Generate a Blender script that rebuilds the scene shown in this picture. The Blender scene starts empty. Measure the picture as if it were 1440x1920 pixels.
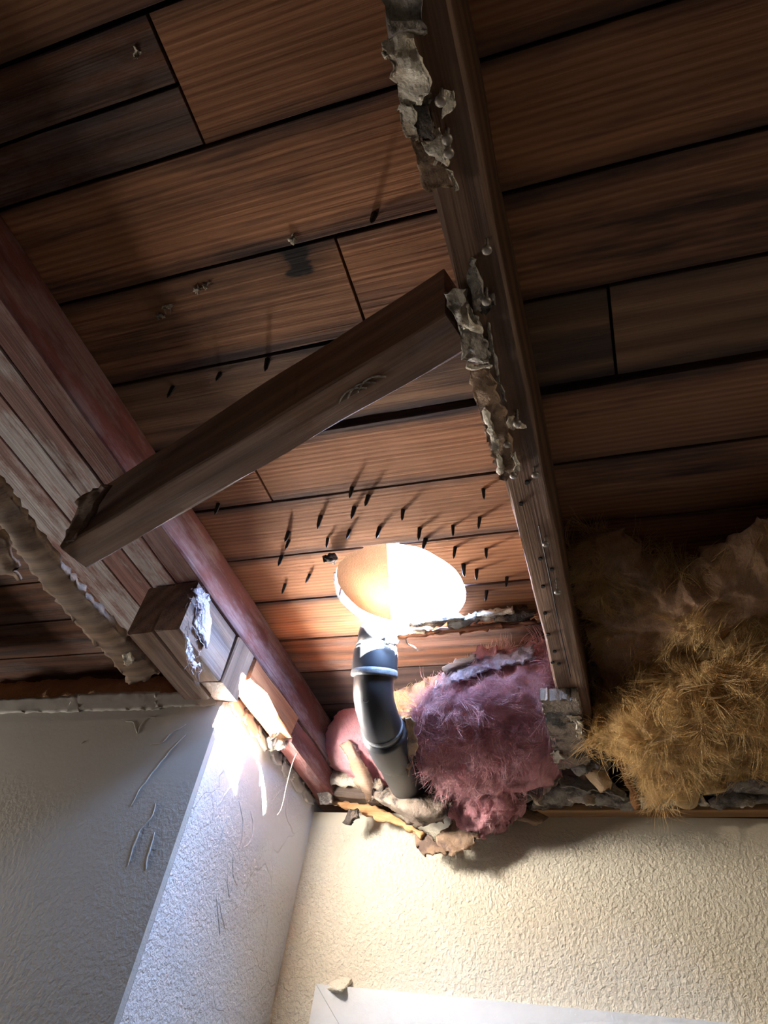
import bpy, bmesh, math, random
from mathutils import Vector, Matrix, noise
random.seed(7)
D = bpy.data
SC = bpy.context.scene
C = SC.collection

# ------------------------------------------------------------------ units
# Coordinates below are in "u": 1 u = 0.65 m, origin at the camera, X along the
# back wall, Y towards it, Z up.  W() turns them into metres over the floor.
S, ZC = 0.65, 1.79
def W(p): return Vector((p[0]*S, p[1]*S, p[2]*S+ZC))
ROT = ((0.94583437, 0.29243108, 0.14100144),
       (-0.11516248, 0.70829259, -0.69646193),
       (-0.30353739, 0.64249955, 0.70360456))
FOC = 1331.0
def ray(px, py):
    v = ((px-720)/FOC, (py-960)/FOC, 1.0)
    return Vector([sum(ROT[k][i]*v[k] for k in range(3)) for i in range(3)])
def aty(px, py, Y): r = ray(px, py); return r*(Y/r.y)
def atz(px, py, Z): r = ray(px, py); return r*(Z/r.z)
def atx(px, py, X): r = ray(px, py); return r*(X/r.x)

# ------------------------------------------------------------------ camera
cd = D.cameras.new('camera'); cam = D.objects.new('camera', cd); C.objects.link(cam)
cd.sensor_fit = 'AUTO'; cd.sensor_width = 36; cd.lens = FOC/1920*36
cd.clip_start = 0.02
cam.matrix_world = Matrix(((ROT[0][0], -ROT[1][0], -ROT[2][0], 0),
                           (ROT[0][1], -ROT[1][1], -ROT[2][1], 0),
                           (ROT[0][2], -ROT[1][2], -ROT[2][2], ZC), (0, 0, 0, 1)))
SC.camera = cam

# ------------------------------------------------------------------ light
world = D.worlds.new('sky'); SC.world = world; world.use_nodes = True
bg = world.node_tree.nodes['Background']
bg.inputs[1].default_value = 31.0
_t = world.node_tree; _c = _t.nodes.new('ShaderNodeTexCoord'); _s = _t.nodes.new('ShaderNodeSeparateXYZ'); _r = _t.nodes.new('ShaderNodeValToRGB')
_t.links.new(_c.outputs['Generated'], _s.inputs[0]); _t.links.new(_s.outputs[2], _r.inputs[0]); _t.links.new(_r.outputs[0], bg.inputs[0])
_r.color_ramp.elements[0].position = 0.0; _r.color_ramp.elements[0].color = (.05, .045, .04, 1)      # ground
_r.color_ramp.elements[1].position = 0.01; _r.color_ramp.elements[1].color = (.34, .56, 1.0, 1)      # clear sky
sl = D.lights.new('sun', 'SUN'); sun = D.objects.new('sun', sl); C.objects.link(sun)
SUN_DIR = Vector((-1.0, 0.60, -0.635)).normalized()
sun.rotation_euler = SUN_DIR.to_track_quat('-Z', 'Y').to_euler()
sl.energy = 450; sl.angle = 0.0093; sl.color = (1.0, 0.95, 0.87)
# daylight entering by the room's window, far left of the photographer
wl = D.lights.new('window_daylight', 'AREA'); wlo = D.objects.new('window_daylight', wl); C.objects.link(wlo)
wl.shape = 'RECTANGLE'; wl.size = 0.5; wl.size_y = 0.4; wl.energy = 4.3; wl.color = (1.0, 0.90, 0.78)
wlo.location = (-2.05, 0.93, 1.93); wlo.rotation_euler = (math.radians(90), 0, math.radians(-90))
SC.view_settings.view_transform = 'Standard'; SC.view_settings.look = 'None'
SC.view_settings.gamma = 1.0; SC.view_settings.use_curve_mapping = False
SC.view_settings.exposure = 2.15
SC.cycles.max_bounces = 6; SC.cycles.diffuse_bounces = 4
SC.cycles.sample_clamp_indirect = 40
SC.cycles.use_guiding = True; SC.cycles.use_surface_guiding = True; SC.cycles.guiding_training_samples = 64

# ------------------------------------------------------------------ materials
class NT:
    def __init__(s, name):
        s.m = D.materials.new(name); s.m.use_nodes = True
        s.t = s.m.node_tree; s.b = s.t.nodes['Principled BSDF']; s.out = s.t.nodes['Material Output']
        s.b.inputs['Roughness'].default_value = 0.8
        s.b.inputs['Specular IOR Level'].default_value = 0.25
    def n(s, typ, **kw):
        x = s.t.nodes.new(typ)
        for k, v in kw.items(): setattr(x, k, v)
        return x
    def l(s, a, b): s.t.links.new(a, b)
    def val(s, sock, v):
        if hasattr(v, 'is_output'): s.l(v, sock)
        else: sock.default_value = v
    def coords(s, scale=(1, 1, 1), rnd=True, src='Object'):
        tc = s.n('ShaderNodeTexCoord'); v = tc.outputs[src]
        if rnd:
            oi = s.n('ShaderNodeObjectInfo')
            mm = s.n('ShaderNodeMath', operation='MULTIPLY'); s.l(oi.outputs['Random'], mm.inputs[0]); mm.inputs[1].default_value = 37.0
            ad = s.n('ShaderNodeVectorMath', operation='ADD'); s.l(v, ad.inputs[0]); s.l(mm.outputs[0], ad.inputs[1]); v = ad.outputs[0]
        mp = s.n('ShaderNodeMapping'); s.l(v, mp.inputs['Vector']); mp.inputs['Scale'].default_value = scale
        return mp.outputs[0]
    def noise(s, vec, scale, detail=4, rough=.55, dist=0):
        x = s.n('ShaderNodeTexNoise'); s.l(vec, x.inputs['Vector'])
        x.inputs['Scale'].default_value = scale; x.inputs['Detail'].default_value = detail
        x.inputs['Roughness'].default_value = rough; x.inputs['Distortion'].default_value = dist
        return x.outputs['Fac']
    def ramp(s, fac, stops, interp='LINEAR'):
        x = s.n('ShaderNodeValToRGB'); s.l(fac, x.inputs[0]); e = x.color_ramp.elements
        x.color_ramp.interpolation = interp
        while len(e) < len(stops): e.new(0.5)
        for el, (p, c) in zip(e, stops):
            el.position = p; el.color = (c, c, c, 1) if isinstance(c, (int, float)) else (*c, 1)
        return x.outputs[0]
    def mix(s, fac, a, b, blend='MIX'):
        x = s.n('ShaderNodeMix', data_type='RGBA', blend_type=blend)
        s.val(x.inputs[0], fac)
        for sock, v in ((x.inputs[6], a), (x.inputs[7], b)):
            s.val(sock, v if hasattr(v, 'is_output') else (*v, 1))
        return x.outputs[2]
    def math(s, op, a, b=0.0):
        x = s.n('ShaderNodeMath', operation=op); s.val(x.inputs[0], a); s.val(x.inputs[1], b); return x.outputs[0]
    def bump(s, h, dist=.002, strength=1.0):
        x = s.n('ShaderNodeBump'); s.l(h, x.inputs['Height']); x.inputs['Distance'].default_value = dist
        x.inputs['Strength'].default_value = strength; s.l(x.outputs[0], s.b.inputs['Normal'])
    def color(s, c): s.val(s.b.inputs['Base Color'], c if hasattr(c, 'is_output') else (*c, 1))

def wood(name, light, dark, stain=(.02, .02, .028), stain_amt=.5, ring=42, white=0.0, knot=None, rough=.75, var=.25, edge=None):
    """Grain runs along the local X axis of the object."""
    t = NT(name)
    v = t.coords((1, 1, 1))
    wob = t.noise(t.coords((1.6, 7, 7)), 1.0, 3)
    big = t.coords((.9, 9, 9))
    sep = t.n('ShaderNodeSeparateXYZ'); t.l(v, sep.inputs[0])
    # growth rings: warped stripes over the board's width
    yz = t.math('ADD', sep.outputs[1], t.math('MULTIPLY', sep.outputs[2], .6))
    ph = t.math('ADD', t.math('MULTIPLY', yz, ring*6.283), t.math('MULTIPLY', wob, 11.0))
    rings = t.math('ADD', t.math('MULTIPLY', t.math('SINE', ph), .5), .5)
    fine = t.noise(t.coords((4, 320, 320)), 1.0, 3)
    g = t.math('ADD', t.math('MULTIPLY', rings, .38), t.math('MULTIPLY', fine, .75))
    col = t.mix(t.ramp(g, [(.25, 0.0), (.85, 1.0)]), dark, light)
    tone = t.ramp(t.noise(big, 1.1, 2), [(.3, 1-var), (.7, 1+var*.3)])
    col = t.mix(1.0, col, tone, 'MULTIPLY')
    oi = t.n('ShaderNodeObjectInfo')
    col = t.mix(1.0, col, t.ramp(oi.outputs['Random'], [(0, (.78, .76, .76)), (1, (1.08, 1.0, .95))]), 'MULTIPLY')
    st = t.noise(t.coords((1.7, 15, 15)), 1.0, 5, .65)
    col = t.mix(t.math('MULTIPLY', t.ramp(st, [(.54, 0.0), (.68, 1.0)]), stain_amt), col, stain)
    if edge:      # grime that crept in along the seams
        tc0 = t.n('ShaderNodeTexCoord'); sp0 = t.n('ShaderNodeSeparateXYZ'); t.l(tc0.outputs['Object'], sp0.inputs[0])
        en = t.math('ADD', t.math('ABSOLUTE', sp0.outputs[1]), t.math('MULTIPLY', t.math('SUBTRACT', t.noise(t.coords((3.2, 20, 20)), 1.0, 5, .65), .5), .055))
        ef = t.n('ShaderNodeMapRange'); t.l(en, ef.inputs[0]); ef.inputs[1].default_value = edge-.022; ef.inputs[2].default_value = edge+.004
        col = t.mix(t.math('MULTIPLY', ef.outputs[0], .85), col, stain)
    if knot:
        tc = t.n('ShaderNodeTexCoord')
        for (kx, ky, r) in knot:
            d = t.n('ShaderNodeVectorMath', operation='DISTANCE'); t.l(tc.outputs['Object'], d.inputs[0]); d.inputs[1].default_value = (kx, ky, 0)
            dd = t.math('ADD', d.outputs['Value'], t.math('MULTIPLY', t.math('SUBTRACT', t.noise(t.coords((18, 70, 30), False), 1, 5), .5), r*3.2))
            col = t.mix(t.ramp(t.math('DIVIDE', dd, r*3.2), [(.22, 1.0), (.33, .42), (.9, 0.0)]), col, (.018, .014, .014))
    if white:
        wn = t.noise(t.coords((3.5, 11, 11)), 1.0, 7, .72)
        wf = t.math('MULTIPLY', t.ramp(wn, [(.46, 0.0), (.56, 1.0)]), t.ramp(fine, [(.3, .35), (.6, 1.0)]))
        col = t.mix(t.math('MULTIPLY', wf, white), col, (.50, .48, .50))
    t.color(col); t.b.inputs['Roughness'].default_value = rough
    t.bump(t.math('ADD', t.math('MULTIPLY', rings, .25), fine), .0012, .7)
    return t.m

def plain(name, c1, c2, scale=30, bump=.002, bscale=None, rough=.85, stops=(.35, .65), detail=6, third=None):
    t = NT(name); v = t.coords()
    f = t.noise(v, scale, detail, .62)
    col = t.mix(t.ramp(f, [(stops[0], 0.0), (stops[1], 1.0)]), c1, c2)
    if third: col = t.mix(t.ramp(t.noise(v, scale*.37, 5, .65), [(.52, 0.0), (.6, 1.0)]), col, third)
    t.color(col); t.b.inputs['Roughness'].default_value = rough
    t.bump(t.noise(v, bscale or scale*3, 5, .6), bump)
    return t.m

def plaster(name, c, c2, peel=95, depth=.004, smooth_top=None, cracks=False):
    """painted wall with an orange-peel coat; smooth_top=(z0,z1) metres: filler band without the coat"""
    t = NT(name); v = t.coords((1, 1, 1), False)
    a = t.noise(v, peel, 2, .5, .4); b = t.noise(v, peel*2.6, 3, .5)
    h = t.math('ADD', t.ramp(a, [(.25, 0.0), (.75, 1.0)]), t.math('MULTIPLY', b, .5))
    if smooth_top:
        geo = t.n('ShaderNodeNewGeometry'); sp = t.n('ShaderNodeSeparateXYZ'); t.l(geo.outputs['Position'], sp.inputs[0])
        zz = t.math('ADD', sp.outputs[2], t.math('MULTIPLY', t.math('SUBTRACT', t.noise(v, 5, 4), .5), smooth_top[2]))
        mr = t.n('ShaderNodeMapRange'); t.l(zz, mr.inputs[0]); mr.inputs[1].default_value = smooth_top[0]; mr.inputs[2].default_value = smooth_top[1]
        mr.inputs[3].default_value = 1; mr.inputs[4].default_value = .12
        h = t.math('MULTIPLY', h, mr.outputs[0])
        h = t.math('ADD', h, t.math('MULTIPLY', t.noise(t.coords((1, 1, 1), False), 26, 6, .65), .22))
    col = t.mix(t.ramp(t.noise(v, 3.5, 5, .6), [(.35, 0.0), (.7, 1.0)]), c, c2)
    col = t.mix(t.math('MULTIPLY', t.ramp(t.noise(v, 11, 8, .75), [(.66, 0.0), (.74, 1.0)]), .35), col, (.33, .25, .17))
    if cracks:
        vo = t.n('ShaderNodeTexVoronoi', feature='DISTANCE_TO_EDGE')
        ds = t.n('ShaderNodeVectorMath', operation='ADD'); nz = t.n('ShaderNodeTexNoise'); t.l(v, nz.inputs['Vector']); nz.inputs['Scale'].default_value = 9
        ms = t.n('ShaderNodeVectorMath', operation='SCALE'); t.l(nz.outputs['Color'], ms.inputs[0]); ms.inputs['Scale'].default_value = .12
        t.l(v, ds.inputs[0]); t.l(ms.outputs[0], ds.inputs[1]); t.l(ds.outputs[0], vo.inputs['Vector']); vo.inputs['Scale'].default_value = 8
        ck = t.math('MULTIPLY', t.ramp(vo.outputs['Distance'], [(0, 1.0), (.018, 0.0)]), t.ramp(t.noise(v, 4.5, 2), [(.52, 0.0), (.6, 1.0)]))
        h = t.math('SUBTRACT', h, t.math('MULTIPLY', ck, .5))
        col = t.mix(t.math('MULTIPLY', ck, .3), col, (.30, .24, .19))
    t.color(col); t.b.inputs['Roughness'].default_value = .7
    t.bump(h, depth)
    return t.m

def fleece(name, c1, c2, c3, trans=.25):
    t = NT(name); v = t.coords((1, 1, 1))
    f = t.noise(v, 16, 6, .65, 1.2); g = t.noise(t.coords((20, 5, 12)), 6, 6, .7, 2.0)
    col = t.mix(t.ramp(f, [(.35, 0.0), (.65, 1.0)]), c1, c2)
    col = t.mix(t.ramp(g, [(.5, 0.0), (.7, 1.0)]), col, c3)
    t.color(col); t.b.inputs['Roughness'].default_value = .95
    t.b.inputs['Sheen Weight'].default_value = .35; t.b.inputs['Sheen Roughness'].default_value = .6
    t.bump(t.math('ADD', g, t.noise(v, 160, 4, .7, .8)), .006)
    # glass wool lets some light through
    tr = t.n('ShaderNodeBsdfTranslucent'); t.l(col, tr.inputs[0])
    mx = t.n('ShaderNodeMixShader'); mx.inputs[0].default_value = trans
    t.l(t.b.outputs[0], mx.inputs[1]); t.l(tr.outputs[0], mx.inputs[2]); t.l(mx.outputs[0], t.out.inputs[0])
    return t.m

M = {}
M['deck'] = wood('sheathing_wood', (.54, .275, .145), (.33, .15, .078), stain_amt=.8, ring=120, var=.35, edge=.064)
M['deck_knot'] = wood('sheathing_wood_knotty', (.54, .28, .15), (.32, .15, .078), stain_amt=.6, ring=70, edge=.064, knot=[(.105, .035, .02)])
M['deck_grey'] = wood('sheathing_wood_weathered', (.36, .22, .13), (.17, .10, .065), stain_amt=.6, ring=30, var=.35, edge=.062)
M['deck_dark'] = wood('sheathing_wood_dark_shade', (.22, .10, .055), (.07, .035, .024), stain_amt=.9, ring=34, white=.12)  # dark boards; also carries shade painted into the void and far rows
M['deck_shade'] = wood('sheathing_wood_black_shade', (.075, .045, .038), (.03, .021, .02), stain_amt=.9, ring=34)  # shade of the farthest rows put into the wood colour
M['rafter'] = wood('rafter_wood', (.30, .19, .125), (.15, .085, .055), stain_amt=.45, ring=30)
M['brace'] = wood('brace_wood', (.27, .17, .115), (.14, .085, .06), stain_amt=.45, ring=36, white=.12)
M['beam'] = wood('maroon_painted_wood', (.19, .07, .06), (.11, .038, .034), stain_amt=.4, ring=40, white=.25)
M['soffit'] = wood('peeling_painted_wood', (.30, .17, .16), (.18, .09, .085), stain_amt=.35, ring=40, white=.95)
M['stub'] = wood('split_wood', (.46, .20, .09), (.22, .08, .04), stain_amt=.6, ring=40)
M['strip'] = wood('old_lath_wood', (.30, .20, .13), (.15, .10, .07), stain_amt=.4, ring=30, white=.1)
M['pine'] = wood('pine_edge_wood', (.62, .38, .19), (.42, .23, .10), stain_amt=.1, ring=35)
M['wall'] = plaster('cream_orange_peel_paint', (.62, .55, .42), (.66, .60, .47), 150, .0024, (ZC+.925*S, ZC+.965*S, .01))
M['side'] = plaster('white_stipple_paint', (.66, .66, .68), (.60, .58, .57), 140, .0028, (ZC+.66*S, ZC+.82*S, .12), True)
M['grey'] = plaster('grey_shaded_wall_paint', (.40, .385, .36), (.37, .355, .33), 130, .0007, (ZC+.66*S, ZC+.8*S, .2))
M['felt'] = plain('roofing_felt', (.016, .016, .017), (.024, .023, .022), 60)
M['cover'] = plain('tan_hardboard', (.12, .07, .038), (.105, .062, .034), 120, .0008)
M['gyp'] = plain('torn_grey_gypsum_paper', (.22, .19, .165), (.36, .33, .29), 55, .004, third=(.10, .085, .075))
M['gyplite'] = plain('chalky_gypsum', (.62, .55, .44), (.74, .68, .57), 70, .004, third=(.42, .34, .25))
M['brownpaper'] = plain('brown_kraft_paper', (.33, .22, .14), (.24, .155, .10), 45, .003, third=(.15, .10, .075))
M['tanpaper'] = plain('tan_kraft_paper', (.52, .36, .21), (.42, .28, .16), 45, .002)
M['copper'] = plain('orange_brown_paper', (.50, .24, .10), (.34, .15, .065), 30, .002)
M['char'] = plain('scorched_paper', (.035, .03, .028), (.10, .08, .065), 60, .005, third=(.24, .18, .13))
M['mottle'] = plain('mottled_mouldy_paper', (.27, .21, .16), (.20, .155, .12), 60, .003, third=(.05, .045, .04))
M['cobweb'] = plain('dusty_cobweb', (.46, .40, .42), (.58, .53, .58), 60, .004)
M['pipe'] = NT('black_pipe_plastic').m
b_ = M['pipe'].node_tree.nodes['Principled BSDF']; b_.inputs['Base Color'].default_value = (.022, .023, .026, 1); b_.inputs['Roughness'].default_value = .38; b_.inputs['Specular IOR Level'].default_value = .5
M['pipering'] = plain('scuffed_grey_plastic', (.18, .19, .20), (.10, .105, .11), 80, .0006, rough=.5)
M['steel'] = NT('dull_steel').m
b_ = M['steel'].node_tree.nodes['Principled BSDF']; b_.inputs['Base Color'].default_value = (.22, .19, .16, 1); b_.inputs['Metallic'].default_value = .6; b_.inputs['Roughness'].default_value = .5
M['iron'] = NT('black_iron').m
b_ = M['iron'].node_tree.nodes['Principled BSDF']; b_.inputs['Base Color'].default_value = (.025, .024, .026, 1); b_.inputs['Metallic'].default_value = .4; b_.inputs['Roughness'].default_value = .6
M['pink'] = fleece('pink_glass_wool', (.84, .33, .36), (.90, .44, .46), (.74, .25, .29))
M['pinkfib'] = fleece('pink_wool_strands', (.85, .48, .48), (.78, .36, .38), (.88, .60, .62), .4)
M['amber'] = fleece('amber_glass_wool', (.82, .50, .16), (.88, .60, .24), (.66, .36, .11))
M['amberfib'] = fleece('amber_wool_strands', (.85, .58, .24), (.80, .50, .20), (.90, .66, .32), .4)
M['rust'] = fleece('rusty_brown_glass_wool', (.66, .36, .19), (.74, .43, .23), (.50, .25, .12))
M['lilac'] = fleece('skylit_lilac_wool', (.70, .55, .62), (.80, .68, .74), (.58, .38, .44))  # skylight on the batt's top strip, put into the wool colour
M['trim'] = plain('white_trim_paint', (.66, .66, .64), (.69, .69, .67), 40, .0006, rough=.45)
M['floor'] = plain('dark_floor', (.12, .10, .085), (.15, .13, .11), 12)
M['room'] = plain('room_paint', (.24, .21, .17), (.27, .24, .19), 8, .001)

# ------------------------------------------------------------------ mesh helpers
class MB:
    def __init__(s): s.v = []; s.f = []
    def add(s, vs, fs):
        o = len(s.v); s.v += [Vector(p) for p in vs]; s.f += [tuple(i+o for i in q) for q in fs]
    def box(s, lo, hi):
        x0, y0, z0 = lo; x1, y1, z1 = hi
        s.add([(x0,y0,z0),(x1,y0,z0),(x1,y1,z0),(x0,y1,z0),(x0,y0,z1),(x1,y0,z1),(x1,y1,z1),(x0,y1,z1)],
              [(3,2,1,0),(4,5,6,7),(0,1,5,4),(1,2,6,5),(2,3,7,6),(3,0,4,7)])
    def tube(s, path, rad, n=10, caps=True):
        path = [Vector(p) for p in path]; m = len(path)
        if not isinstance(rad, (list, tuple)): rad = [rad]*m
        vs = []; fs = []; ref = None
        for i, p in enumerate(path):
            d = (path[min(i+1, m-1)]-path[max(i-1, 0)]).normalized()
            if ref is None:
                ref = d.orthogonal().normalized()
            ref = (ref-d*ref.dot(d)).normalized(); o = d.cross(ref)
            for k in range(n):
                a = 2*math.pi*k/n; vs.append(p+(ref*math.cos(a)+o*math.sin(a))*rad[i])
        for i in range(m-1):
            for k in range(n):
                fs.append((i*n+k, i*n+(k+1) % n, (i+1)*n+(k+1) % n, (i+1)*n+k))
        if caps: fs += [tuple(range(n))[::-1], tuple((m-1)*n+k for k in range(n))]
        s.add(vs, fs)
    def build(s, name, mat, parent=None, smooth=False, base=None):
        ws = [W(p) for p in s.v]
        return link(name, ws, s.f, mat, parent, smooth)

def link(name, ws, faces, mat, parent=None, smooth=False):
    """world-space vertices (m) -> object with its origin at the bottom centre (or at the parent's)"""
    if parent is not None and parent.type == 'EMPTY' or parent is None:
        lo = [min(v[i] for v in ws) for i in range(3)]; hi = [max(v[i] for v in ws) for i in range(3)]
        org = Vector(((lo[0]+hi[0])/2, (lo[1]+hi[1])/2, lo[2]))
    else:
        lo = [min(v[i] for v in ws) for i in range(3)]; hi = [max(v[i] for v in ws) for i in range(3)]
        org = Vector([(lo[i]+hi[i])/2 for i in range(3)])
    me = D.meshes.new(name); me.from_pydata([v-org for v in ws], [], faces); me.validate(); me.update()
    bm = bmesh.new(); bm.from_mesh(me); bmesh.ops.recalc_face_normals(bm, faces=bm.faces); bm.to_mesh(me); bm.free()
    if smooth:
        for p in me.polygons: p.use_smooth = True
    me.materials.append(M[mat] if isinstance(mat, str) else mat)
    o = D.objects.new(name, me); C.objects.link(o); place(o, Matrix.Translation(org), parent)
    return o
WM = {}
def place(o, mw, parent=None):
    WM[o.name] = mw
    if parent is None: o.matrix_basis = mw
    else:
        o.parent = parent; o.matrix_parent_inverse = Matrix.Identity(4)
        o.matrix_basis = WM[parent.name].inverted() @ mw
def tag(o, label=None, cat=None, group=None, kind=None):
    for k, v in (('label', label), ('category', cat), ('group', group), ('kind', kind)):
        if v: o[k] = v
    return o
def empty(name, p, label, cat, group=None):
    o = D.objects.new(name, None); C.objects.link(o); o.empty_display_size = .05
    place(o, Matrix.Translation(W(p))); return tag(o, label, cat, group)

def nz(p, sc=1.0): return noise.noise(Vector(p)*sc)

def timber(name, a, b, w, h, mat, parent=None, up=(0, 0, 1), jit=.002, seed=0, n=18, ragged=(0, 0), chamfer=.06):
    """rough-sawn timber from a to b (centre line, u), w wide, h deep along 'up'; local X = its length"""
    a, b = W(a), W(b); w, h = w*S, h*S; jit *= S
    d = (b-a); L = d.length; d.normalize(); up = Vector(up); up = (up-d*up.dot(d)).normalized(); sd = up.cross(d)
    mw = Matrix((( d.x, sd.x, up.x, (a.x+b.x)/2), (d.y, sd.y, up.y, (a.y+b.y)/2), (d.z, sd.z, up.z, (a.z+b.z)/2), (0, 0, 0, 1)))
    c = min(w, h)*chamfer
    prof = [(-w/2+c, -h/2), (0, -h/2), (w/2-c, -h/2), (w/2, -h/2+c), (w/2, h/2-c), (w/2-c, h/2), (-w/2+c, h/2), (-w/2, h/2-c), (-w/2, -h/2+c)]
    k = len(prof); vs = []; fs = []
    for i in range(n+1):
        x = -L/2+L*i/n
        for j, (py, pz) in enumerate(prof):
            q = Vector((x*9+seed*7.3, j*2.1, seed)); xx = x
            if i == 0: xx += abs(nz((py*90+seed, pz*90, seed), 1))*ragged[0]*S
            if i == n: xx -= abs(nz((py*90+seed, pz*90, seed+5), 1))*ragged[1]*S
            vs.append((xx, py+nz(q)*jit*1.6, pz+nz(q+Vector((0, 0, 9)))*jit*1.6))
    for i in range(n):
        for j in range(k): fs.append((i*k+j, i*k+(j+1) % k, (i+1)*k+(j+1) % k, (i+1)*k+j))
    fs += [tuple(range(k))[::-1], tuple(n*k+j for j in range(k))]
    me = D.meshes.new(name); me.from_pydata(vs, [], fs); me.update(); me.materials.append(M[mat])
    bm = bmesh.new(); bm.from_mesh(me); bmesh.ops.recalc_face_normals(bm, faces=bm.faces); bm.to_mesh(me); bm.free()
    o = D.objects.new(name, me); C.objects.link(o); place(o, mw, parent); return o

def cr(p0, p1, p2, p3, t):
    return 0.5*((2*p1)+(p2-p0)*t+(2*p0-5*p1+4*p2-p3)*t*t+(3*p1-p0-3*p2+p3)*t*t*t)
def resample(pts, n):
    m = len(pts)
    if m == 2: return [pts[0].lerp(pts[1], i/n) for i in range(n+1)]
    out = []
    for i in range(n+1):
        x = (m-1)*i/n; k = min(int(x), m-2); t = x-k
        out.append(cr(pts[max(k-1, 0)], pts[k], pts[k+1], pts[min(k+2, m-1)], t))
    return out
def grid(rows, nu, nv):
    rows = [resample([Vector(p) for p in r], nu) for r in rows]
    cols = [resample([r[i] for r in rows], nv) for i in range(nu+1)]
    return [[cols[i][j] for i in range(nu+1)] for j in range(nv+1)]
def patch(name, rows, mat, parent=None, thick=.008, nu=14, nv=10, rough=.006, freq=14, torn=.010, seed=0, smooth=True, ridged=False, back=None, sides=None):
    """torn sheet / lump: control rows of points (u) -> refined, crumpled, ragged-edged, with thickness"""
    g = grid(rows, nu, nv); off = Vector((seed*3.7, seed*1.3, seed*5.1))
    nrm = [[None]*(nu+1) for _ in range(nv+1)]
    for j in range(nv+1):
        for i in range(nu+1):
            du = g[j][min(i+1, nu)]-g[j][max(i-1, 0)]; dv = g[min(j+1, nv)][i]-g[max(j-1, 0)][i]
            q = du.cross(dv)
            if q.length < 1e-9: q = Vector((0, -1, 0))
            q.normalize()
            nrm[j][i] = -q if q.dot(g[j][i]) > 0 else q      # towards the room
    vs = []
    for j in range(nv+1):
        for i in range(nu+1):
            p = g[j][i]; q = (p+off)*freq
            if ridged: d = (.5-abs(noise.noise(q)))*1.3+(.4-abs(noise.noise(q*2.3)))*.6+noise.noise(q*5.1)*.25
            else: d = noise.noise(q)+noise.noise(q*2.2)*.5+noise.noise(q*5)*.22
            e = Vector((0, 0, 0))
            if torn and (i in (0, nu) or j in (0, nv)):
                e = Vector((noise.noise(q*4+off), noise.noise(q*4.3-off), noise.noise(q*3.7+off*2)))*torn
            vs.append(p+nrm[j][i]*d*rough+e)
    n1 = len(vs); bk = Vector(back) if back else None
    for j in range(nv+1):
        for i in range(nu+1):
            k = j*(nu+1)+i
            if bk is not None:
                edge = min(i, nu-i)/(nu*.5), min(j, nv-j)/(nv*.5)
                vs.append(vs[k]+bk*(.25+.75*min(1, 2*min(edge))))
            else: vs.append(vs[k]-nrm[j][i]*thick)
    fs = []; w = nu+1
    for j in range(nv):
        for i in range(nu):
            a = j*w+i; fs.append((a, a+1, a+w+1, a+w)); fs.append((n1+a, n1+a+w, n1+a+w+1, n1+a+1))
    ring = [i for i in range(nu)]+[nu+j*w for j in range(nv)]+[nv*w+nu-i for i in range(nu)]+[(nv-j)*w for j in range(nv)]
    for x, y in zip(ring, ring[1:]+ring[:1]): fs.append((x, n1+x, n1+y, y))
    o = link(name, [W(p) for p in vs], fs, mat, parent, smooth)
    o_front = (vs[:n1], nrm, nu, nv)
    return o, o_front
def strands(name, front, count, mat, parent, length=.05, width=.0009, seed=1, spread=1.0, flow=(0, 0, -1), lift=.5, clump=9):
    """loose glass fibres combed into wisps on a wool surface"""
    rnd = random.Random(seed); vs, nrm, nu, nv = front; mb = MB(); w = nu+1; fl = Vector(flow); left = 0
    for _ in range(count):
        if left <= 0:
            i = rnd.randint(1, nu-2); j = rnd.randint(1, nv-2); c = vs[j*w+i].lerp(vs[(j+1)*w+i+1], rnd.random()); n = nrm[j][i]
            q = c*7; curl = Vector((noise.noise(q), noise.noise(q+Vector((5, 0, 0))), noise.noise(q+Vector((0, 9, 0)))))*2.4
            r = Vector((rnd.gauss(0, 1), rnd.gauss(0, 1), rnd.gauss(0, 1)))*spread
            d0 = (n*lift*rnd.random()+r*.35+fl*.6+curl).normalized(); bend = Vector((rnd.gauss(0, .3), rnd.gauss(0, .3), rnd.gauss(0, .3)))
            L0 = length*(.4+rnd.random()*1.2); left = rnd.randint(2, clump*2)
        left -= 1
        p = c+Vector((rnd.gauss(0, .005), rnd.gauss(0, .005), rnd.gauss(0, .005)))
        d = d0.copy(); L = L0*(.7+.5*rnd.random()); pts = [p-n*.004]
        for k in range(5):
            pts.append(pts[-1]+d*L/5); d = (d+bend+Vector((rnd.gauss(0, .14), rnd.gauss(0, .14), rnd.gauss(0, .14)))-n*.16).normalized()
        sd = d.cross(Vector((rnd.random()-.5, rnd.random()-.5, rnd.random()-.5))).normalized()
        wd = width*(.6+rnd.random()*.9); vv = []; ff = []
        for k, x in enumerate(pts):
            t = wd*(1-.7*k/5); vv += [x-sd*t, x+sd*t]
            if k: ff.append((2*k-2, 2*k-1, 2*k+1, 2*k))
        mb.add(vv, ff)
    o = mb.build(name, mat, parent); o['kind'] = 'stuff'; return o
def PY(Y, *pts): return [aty(px, py, Y) for px, py in pts]
def PYs(*pts): return [aty(*p) for p in pts]
def PZ(Z, *pts): return [atz(px, py, Z) for px, py in pts]
def PX(X, *pts): return [atx(px, py, X) for px, py in pts]

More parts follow.
